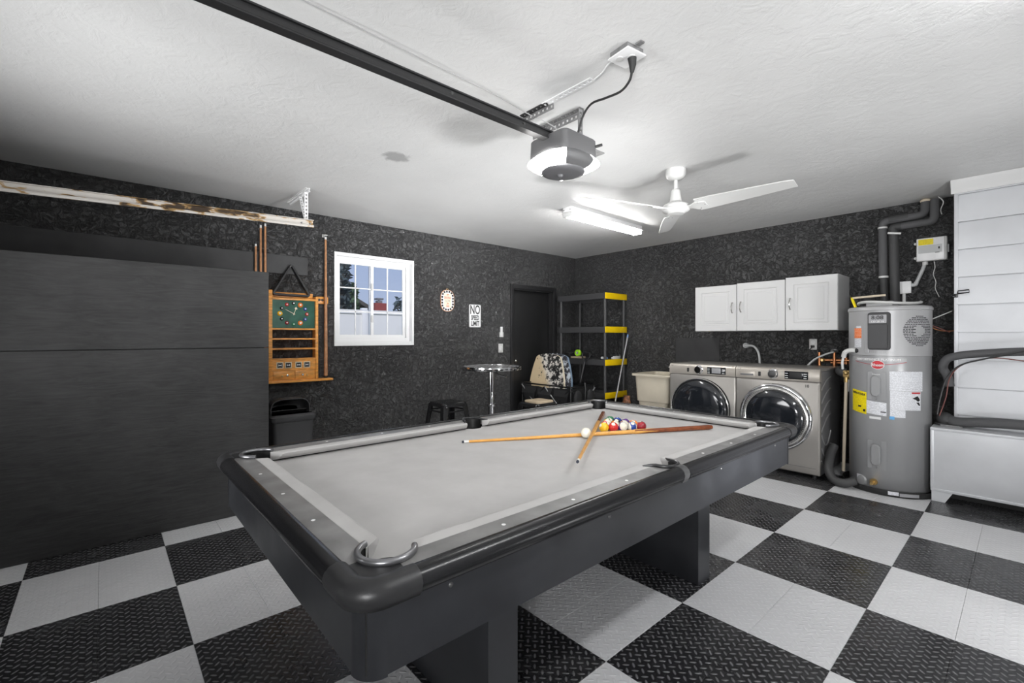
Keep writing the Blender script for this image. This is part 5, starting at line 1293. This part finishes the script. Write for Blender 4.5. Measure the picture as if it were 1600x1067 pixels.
# ------------------------------------------------------------------ plastic shelving in the corner
sx0, sx1, sy0, sy1 = -3.62, -2.74, 3.65, 4.15
sh = thing('shelving_unit', 'black four-tier plastic shelving with yellow end caps in the corner', 'shelving unit', ((sx0 + sx1) / 2, (sy0 + sy1) / 2, 0))
lv = [1.905, 1.436, .978, .520]
for zt in lv:
    m = MB().box(sx0 + .03, sx1 - .012, sy0 + .012, sy1 - .012, zt - .022, zt - .006)
    m.box(sx0, sx1 - .004, sy0, sy0 + .014, zt - .080, zt).box(sx0, sx1 - .004, sy1 - .014, sy1, zt - .080, zt).box(sx0, sx0 + .014, sy0, sy1, zt - .080, zt).box(sx1 - .020, sx1 - .006, sy0 + .014, sy1 - .014, zt - .080, zt)
    for k in range(9): m.box(sx0 + .06 + k * .09, sx0 + .10 + k * .09, sy0 + .02, sy1 - .02, zt - .006, zt - .002)
    s_ = part('shelf', m, 'plastic_charcoal', sh)
    for xx in (sx1 - .004, sx0 - .004):
        part('end_cap', MB().box(xx - .002, xx + .008, sy0 - .004, sy1 + .002, zt - .082, zt + .003, bev=.002), 'yellow_plastic' if xx > -3 else 'plastic_charcoal', s_)
for px in (sx0 + .035, sx1 - .030):
    for py in (sy0 + .03, sy1 - .03):
        for za, zb in ((.001, lv[3] - .08), (lv[3], lv[2] - .08), (lv[2], lv[1] - .08), (lv[1], lv[0] - .08)):
            part('post', MB().cyl((px, py, za), (px, py, zb), .021, n=14), 'plastic_charcoal', sh)
# on the third shelf
z3 = lv[2] + .0005
solo('tan_box', MB().box(-3.44, -3.27, 3.73, 3.87, z3, z3 + .028, bev=.003), 'tan_paper', 'flat tan box on the shelf under the lime green roll', 'box')
tr = thing('tape_roll', 'lime green roll standing on the flat tan box', 'roll', (-3.355, 3.80, z3 + .029))
part('roll', MB().lathe([(.022, -.024), (.046, -.024), (.048, -.02), (.048, .02), (.046, .024), (.022, .024), (.022, -.024)], (-3.355, 3.80, z3 + .029 + .0482), 30, mtx=ZAX_NEGY), 'lime', tr)
part('core', MB().lathe([(.022, -.02), (.022, .02), (.016, .02), (.016, -.02), (.022, -.02)], (-3.355, 3.80, z3 + .029 + .0482), 20, mtx=ZAX_NEGY), 'white_plastic', tr)
solo('black_cable_coil', MB().tube([(-3.53 + .05 * math.cos(R(a)), 3.80 + .04 * math.sin(R(a)), z3 + .012 + a * .00006) for a in range(0, 1081, 30)], .011, 6), 'rubber_black', 'coil of black cable beside the lime green roll', 'cable')
wb = thing('white_bottle', 'small white bottle lying behind the front post of the third shelf', 'bottle', (-2.82, 3.76, z3))
part('body', MB().cyl((-2.88, 3.75, z3 + .020), (-2.80, 3.75, z3 + .020), .019, n=16), 'white_gloss', wb)
part('cap', MB().cyl((-2.80, 3.75, z3 + .020), (-2.785, 3.75, z3 + .020), .012, n=14), 'blue_plastic', wb)
cn = solo('clear_case', MB().box(-2.775, -2.752, 3.86, 4.02, z3, z3 + .045, bev=.006).box(-2.80, -2.775, 3.86, 4.02, z3, z3 + .03, bev=.004), 'white_plastic', 'pale plastic case at the yellow end of the third shelf', 'case')
# shovel with a D grip leaning on the shelves
sv = thing('shovel', 'black shovel with open D grip leaning on the shelving front', 'shovel', (-3.13, 3.50, .0))
a_, b_ = Vector((-3.165, 3.48, .22)), Vector((-3.055, 3.59, .945))
part('shaft', MB().tube([a_, b_], .017, 12), 'plastic_black', sv)
ax_ = (b_ - a_).normalized(); sd_ = Vector((1, 0, 0)); sd_ = (sd_ - ax_ * sd_.dot(ax_)).normalized()
part('grip', MB().tube([b_ - ax_ * .01, b_ + ax_ * .02 - sd_ * .02, b_ + ax_ * .06 - sd_ * .062, b_ + ax_ * .115 - sd_ * .066, b_ + ax_ * .130 - sd_ * .04, b_ + ax_ * .130 + sd_ * .04, b_ + ax_ * .115 + sd_ * .066, b_ + ax_ * .06 + sd_ * .062, b_ + ax_ * .02 + sd_ * .02, b_ - ax_ * .01], .010, 10, smooth=4), 'plastic_black', sv)
part('blade', MB().loft([[(-3.30, 3.465, .24), (-3.03, 3.465, .24), (-3.03, 3.471, .24), (-3.30, 3.471, .24)], [(-3.32, 3.475, .11), (-3.01, 3.475, .11), (-3.01, 3.481, .11), (-3.32, 3.481, .11)], [(-3.30, 3.465, .004), (-3.03, 3.465, .004), (-3.03, 3.471, .004), (-3.30, 3.471, .004)]]), 'plastic_black', sv)
br = thing('broom_handle', 'long silver broom leaning on the yellow end of the shelving', 'broom', (-2.69, 3.76, 0))
tp, bt = Vector((-2.665, 4.06, 1.285)), Vector((-2.655, 3.66, .10))
part('pole', MB().cyl(bt, tp, .0125, n=14), 'aluminium', br)
part('hang_cap', MB().cyl(tp, tp + (tp - bt).normalized() * .045, .0135, .009, 14), 'blue_plastic', br)
part('head', MB().box(-2.71, -2.60, 3.50, 3.80, .055, .10, bev=.008), 'plastic_black', br)
part('bristles', MB().loft([[(-2.70, 3.51, .056), (-2.61, 3.51, .056), (-2.61, 3.79, .056), (-2.70, 3.79, .056)], [(-2.715, 3.49, .001), (-2.595, 3.49, .001), (-2.595, 3.81, .001), (-2.715, 3.81, .001)]]), 'fabric_black', br)

# ------------------------------------------------------------------ folding wagon with bodyboards
gx0, gx1, gy0, gy1, gz = -3.66, -2.76, 2.95, 3.42, .645
wg = thing('folding_wagon', 'black folding fabric wagon parked before the black door', 'wagon', ((gx0 + gx1) / 2, (gy0 + gy1) / 2, 0))
def sag(u_): return -.018 * math.sin(PI * (u_ % 1.0)) - .010 * abs(math.sin(3 * PI * (u_ % 1.0)))
def wring(inset, z0, zsag, n=12):
    o = []
    cs = [(gx0 + inset, gy0 + inset), (gx1 - inset, gy0 + inset), (gx1 - inset, gy1 - inset), (gx0 + inset, gy1 - inset)]
    for i in range(4):
        (xa, ya), (xb, yb) = cs[i], cs[(i + 1) % 4]
        for k in range(n):
            f = k / n; puff = .012 * math.sin(6 * PI * f)
            nx, ny = (yb - ya), -(xb - xa); L_ = math.hypot(nx, ny)
            o.append((xa + (xb - xa) * f + nx / L_ * puff * .6, ya + (yb - ya) * f + ny / L_ * puff * .6, z0 + zsag * sag(f)))
    return o
part('fabric_tub', MB().loft([wring(.035, .26, 0), wring(.02, .32, .3), wring(.015, .50, .5), wring(.006, gz - .01, 1.0), wring(.012, gz - .01, 1.0), wring(.03, .50, .5), wring(.05, .28, 0)]), 'fabric_black', wg, sharp=80)
rimp = [(gx0, gy0, gz), (gx1, gy0, gz), (gx1, gy1, gz), (gx0, gy1, gz)]
for i in range(4): part('rim_tube', MB().tube([rimp[i], rimp[(i + 1) % 4]], .010, 10), 'steel_black', wg)
for x, y in rimp_xy if False else [(p[0], p[1]) for p in rimp]:
    part('corner_post', MB().tube([(x, y, .14), (x, y, gz + .008)], .011, 10), 'steel_black', wg)
for yy in (gy0 - .012, gy1 + .012):
    for xa, xb in ((gx0, (gx0 + gx1) / 2), ((gx0 + gx1) / 2, gx1)):
        part('cross_brace', MB().tube([(xa, yy, gz - .02), (xb, yy, .20)], .008, 8), 'aluminium', wg)
        part('cross_brace', MB().tube([(xb, yy - .004, gz - .02), (xa, yy - .004, .20)], .008, 8), 'steel_black', wg)
for xx in (gx1 + .012,):
    part('cross_brace', MB().tube([(xx, gy0, gz - .03), (xx, gy1, .22)], .008, 8), 'steel_black', wg)
    part('cross_brace', MB().tube([(xx + .006, gy1, gz - .03), (xx + .006, gy0, .22)], .008, 8), 'aluminium', wg)
for k in range(3):
    yv = gy0 - .006; xm = gx0 + .15 + k * .30
    part('side_pocket', MB().loft([[(xm - .13, yv, .60), (xm + .13, yv, .60), (xm + .13, yv + .004, .60), (xm - .13, yv + .004, .60)], [(xm - .11, yv - .030, .52), (xm + .11, yv - .030, .52), (xm + .11, yv, .52), (xm - .11, yv, .52)], [(xm - .09, yv - .004, .44), (xm + .09, yv - .004, .44), (xm + .09, yv + .004, .44), (xm - .09, yv + .004, .44)]]), 'fabric_black', wg)
for yv in (gy0 + .10, gy1 - .12):
    part('mesh_pocket', MB().sphere((gx1 + .035, yv, .50), .085, 16, 10, (.45, .9, 1.25)), 'fabric_black', wg)
part('handle', MB().tube([(gx1 + .02, (gy0 + gy1) / 2, .22), (gx1 + .05, (gy0 + gy1) / 2, .60), (gx1 + .04, (gy0 + gy1) / 2, .70)], .012, 10), 'steel_black', wg)
for x in (gx0 + .10, gx1 - .10):
    for y in (gy0 - .005, gy1 + .005):
        wl_ = part('wheel', MB().lathe([(.03, -.024), (.082, -.024), (.088, -.014), (.088, .014), (.082, .024), (.03, .024), (.03, -.024)], (x, y, .0885), 28, mtx=ZAX_NEGY), 'rubber_black', wg)
        part('hub', MB().cyl((x, y - .028, .0885), (x, y + .028, .0885), .032, n=16), 'plastic_charcoal', wl_)
    part('axle', MB().cyl((x, gy0, .0885), (x, gy1, .0885), .010, n=10), 'steel_black', wg)
part('floor_panel', MB().box(gx0 + .04, gx1 - .04, gy0 + .04, gy1 - .04, .252, .262), 'fabric_black', wg)
def bodyboard(name, label, cx, cy, zb, zt, hw, mat, tilt, roll, edge):
    t = thing(name, label, 'bodyboard', (cx, cy, zb), 'bodyboards standing in the wagon')
    H = zt - zb
    out = [(-hw * .86, 0), (hw * .86, 0)]
    for k in range(0, 11): 
        f = k / 10; out.append((hw * (.86 + .14 * math.sin(min(1, f * 1.6) * PI / 2)) * (1 - .30 * max(0, f - .45) ** 1.7 / .55 ** 1.7), H * .92 * f))
    nose = []
    xt = out[-1][0]
    for k in range(1, 10):
        a = PI * k / 10; nose.append((xt * math.cos(a), H * .92 + H * .08 * math.sin(a)))
    left = [(-x, z) for x, z in reversed(out[2:])]
    poly = out[:2] + out[2:] + nose + left
    poly = [p for i, p in enumerate(poly) if i == 0 or (abs(p[0] - poly[i - 1][0]) + abs(p[1] - poly[i - 1][1])) > 1e-4]
    if abs(poly[0][0] - poly[-1][0]) + abs(poly[0][1] - poly[-1][1]) < 1e-4: poly.pop()
    M = Matrix.Translation((cx, cy, zb)) @ Matrix.Rotation(R(roll), 4, 'Z') @ Matrix.Rotation(R(tilt), 4, 'X')
    def lay(y0, y1):
        return MB().loft([[(x, y0, z) for x, z in poly], [(x, y1, z) for x, z in poly]]).xf(M)
    part('deck', lay(-.026, -.012), mat, t); part('core', lay(-.012, .012), edge, t); part('slick', lay(.012, .024), edge, t)
    return t
bodyboard('bodyboard', 'cream bodyboard with black splatter print standing in the wagon', -3.36, 3.10, .27, 1.062, .325, 'board_cream', -6, 0, 'cream')
bodyboard('bodyboard', 'blue and white bodyboard standing behind the cream one in the wagon', -3.30, 3.17, .27, 1.065, .325, 'board_blue', -6, 3, 'board_blue_edge')

# ------------------------------------------------------------------ stools and bar table
def stool(name, label, cx, cy, zt, seatmat):
    t = thing(name, label, 'stool', (cx, cy, 0)); h = .155
    part('seat', MB().loft([rr_ring(cx, cy, h, h, .05, zt - .045), rr_ring(cx, cy, h, h, .05, zt - .012), rr_ring(cx, cy, h - .008, h - .008, .045, zt - .002), rr_ring(cx, cy, h - .03, h - .03, .03, zt), rr_ring(cx, cy, .05, .05, .02, zt - .003)], cap0=False), 'steel_black', t, sharp=40)
    if seatmat: part('seat_pad', MB().loft([rr_ring(cx + .02, cy, h - .035, h - .03, .045, zt - .002), rr_ring(cx + .02, cy, h - .035, h - .03, .045, zt + .012), rr_ring(cx + .02, cy, h - .043, h - .038, .04, zt + .018)]), seatmat, t)
    for sx in (-1, 1):
        for sy in (-1, 1):
            def q4(f, z_, w_): 
                X, Y = cx + sx * (h - .012 + f), cy + sy * (h - .012 + f)
                return [(X, Y, z_), (X - sx * w_, Y, z_), (X - sx * w_, Y - sy * .006, z_), (X - sx * .006, Y - sy * .006, z_), (X - sx * .006, Y - sy * w_, z_), (X, Y - sy * w_, z_)]
            part('leg', MB().loft([q4(.075, .001, .030), q4(.010, zt - .05, .062), q4(.004, zt - .02, .070)]), 'steel_black', t)
    for (xa, ya), (xb, yb) in (((-1, -1), (1, 1)), ((-1, 1), (1, -1))):
        e = h + .020; part('cross_brace', MB().tube([(cx + xa * e, cy + ya * e, zt - .26), (cx, cy, zt - .20), (cx + xb * e, cy + yb * e, zt - .26)], .008, 8), 'steel_black', t)
    for sx, sy in ((1, 0), (-1, 0), (0, 1), (0, -1)):
        e = h + .002; m = MB()
        if sx: m.box(cx + sx * e - .003, cx + sx * e + .003, cy - e + .06, cy + e - .06, zt - .10, zt - .085)
        else: m.box(cx - e + .06, cx + e - .06, cy + sy * e - .003, cy + sy * e + .003, zt - .10, zt - .085)
        part('apron_bar', m, 'steel_black', t)
    return t
stool('metal_stool', 'plain black metal stool near the wall under the signs', -3.06, 1.285, .60, None)
stool('metal_stool', 'black metal stool with a tan seat before the folding wagon', -2.42, 2.02, .595, 'tan_paper')
bt_ = thing('bar_table', 'round chrome pedestal bar table with gridded top near the black door', 'table', (-2.48, 1.42, 0))
bx, by, bz = -2.48, 1.42, 1.0
part('top', MB().lathe([(.001, bz), (.285, bz), (.285, bz - .01), (.001, bz - .012)], (bx, by, 0), 48), 'grid_tabletop', bt_, sharp=60)
rm = part('rim', MB().lathe([(.284, bz - .034), (.300, bz - .032), (.303, bz - .018), (.300, bz + .002), (.284, bz + .003), (.284, bz - .034)], (bx, by, 0), 48), 'chrome', bt_, sharp=60)
for k in range(36):
    a = R(k * 10); m = Matrix.Translation((bx + .3025 * math.cos(a), by + .3025 * math.sin(a), bz - .016)) @ Matrix.Rotation(a, 4, 'Z')
    part('rim_slot', MB().box(-.0015, .0015, -.015, .015, -.004, .004, mtx=m), 'ink', rm)
part('underplate', MB().lathe([(.001, bz - .034), (.20, bz - .034), (.14, bz - .045), (.03, bz - .060), (.001, bz - .060)], (bx, by, 0), 32), 'plastic_black', bt_)
part('pole', MB().cyl((bx, by, .36), (bx, by, bz - .055), .026, n=20), 'chrome', bt_)
part('outer_tube', MB().cyl((bx, by, .03), (bx, by, .62), .032, n=20), 'chrome', bt_)
part('collar', MB().cyl((bx, by, .60), (bx, by, .62), .046, n=20), 'chrome', bt_)
part('lever', MB().tube([(bx + .03, by + .02, bz - .05), (bx + .06, by + .05, bz - .085), (bx + .12, by + .10, bz - .105)], .006, 8), 'chrome', bt_)
part('base', MB().lathe([(.24, .001), (.24, .010), (.18, .022), (.06, .036), (.03, .045), (.001, .045)], (bx, by, 0), 40, cap0=True), 'chrome', bt_, sharp=50)

# ------------------------------------------------------------------ outside the window
solo('lawn', MB().box(-40, XL - .13, -30, 60, -.2, -.05), 'grass', 'strip of lawn outside behind the white fence', 'lawn')
fc = thing('vinyl_fence', 'tall white vinyl fence outside the window', 'fence', (-8.2, 4, -.05))
for k in range(9):
    y = -1.0 + k * 1.2
    part('fence_panel', MB().box(-8.22, -8.18, y + .06, y + 1.14, 0, 1.80), 'fence_white', fc)
    part('fence_post', MB().box(-8.26, -8.14, y - .06, y + .06, -.05, 1.90, bev=.01), 'fence_white', fc)
part('fence_rail', MB().box(-8.24, -8.16, -1.0, 9.8, 1.78, 1.86), 'fence_white', fc)
random.seed(11)
def tree(name, label, x, y, zb, zt, r, mat, n=420, lean=0.0, trunk=.12, leaf=.16):
    t = thing(name, label, 'tree', (x, y, -.05), 'trees beyond the fence')
    part('trunk', MB().tube([(x, y, -.05), (x + .05, y, zb), (x + lean, y, zt - .3)], trunk, 10, smooth=3, radii=[trunk, trunk, trunk * .9, trunk * .8, trunk * .7, trunk * .5, trunk * .3]), 'bark', t)
    m = MB()
    for k in range(n):
        th = random.uniform(0, 2 * PI); f = random.random(); zz2 = zb + (zt - zb) * f; rad = r * math.sqrt(random.random()) * (1 - .55 * f)
        c = Vector((x + lean * f + rad * math.cos(th), y + rad * math.sin(th), zz2)); s_ = leaf * random.uniform(.6, 1.4)
        u_ = Vector((random.gauss(0, 1), random.gauss(0, 1), random.gauss(0, .6))).normalized(); v_ = u_.orthogonal().normalized()
        vs = [m.bm.verts.new(c + u_ * s_), m.bm.verts.new(c + v_ * s_ * .45), m.bm.verts.new(c - u_ * s_), m.bm.verts.new(c - v_ * s_ * .45)]
        m.bm.faces.new(vs)
    part('foliage', m, mat, t, kind='stuff', sharp=180)
tree('conifer', 'dark blue-grey conifer filling the edge pane of the window', -10.4, 2.98, .2, 5.4, .27, 'leaf_dark', 2600, leaf=.085, trunk=.07)
tree('shrub_tree', 'leafy tree rising over the dark gable roof', -17.0, 6.02, .5, 3.45, .42, 'leaf_green', 420, leaf=.12, trunk=.07)
tree('shrub_tree', 'sparse leaning tree beside the brick chimney', -17.0, 7.95, .5, 3.0, .30, 'leaf_dark', 150, leaf=.13, trunk=.05, lean=.12)
nh = thing('neighbour_house', 'neighbouring house with dark gable roof and red brick chimney beyond the fence', 'house', (-21, 7.6, -.05))
part('wall', MB().prism([(6.3, -.05), (9.2, -.05), (9.2, 2.1), (7.6, 2.55), (6.3, 2.2)], 'x', -23, -19.5), 'vinyl_white', nh)
part('roof', MB().prism([(5.6, 2.35), (7.15, 3.05), (8.3, 2.42), (8.3, 2.28), (7.15, 2.86), (5.6, 2.2)], 'x', -23.3, -19.2), 'roof_dark', nh)
for y in (7.25, 7.45, 7.65): part('gable_window', MB().box(-19.5, -19.40, y - .08, y + .08, 2.30, 2.58), 'leaf_green', nh)
chm = part('chimney', MB().box(-19.1, -18.4, 7.62, 8.24, -.05, 2.82), 'red_brick', nh)
part('chimney_cap', MB().box(-18.85, -18.6, 7.84, 8.06, 2.82, 2.94).box(-18.88, -18.56, 7.80, 8.10, 2.98, 3.06).cyl((-18.72, 7.95, 2.9), (-18.72, 7.95, 3.0), .03), 'galvanised', chm)
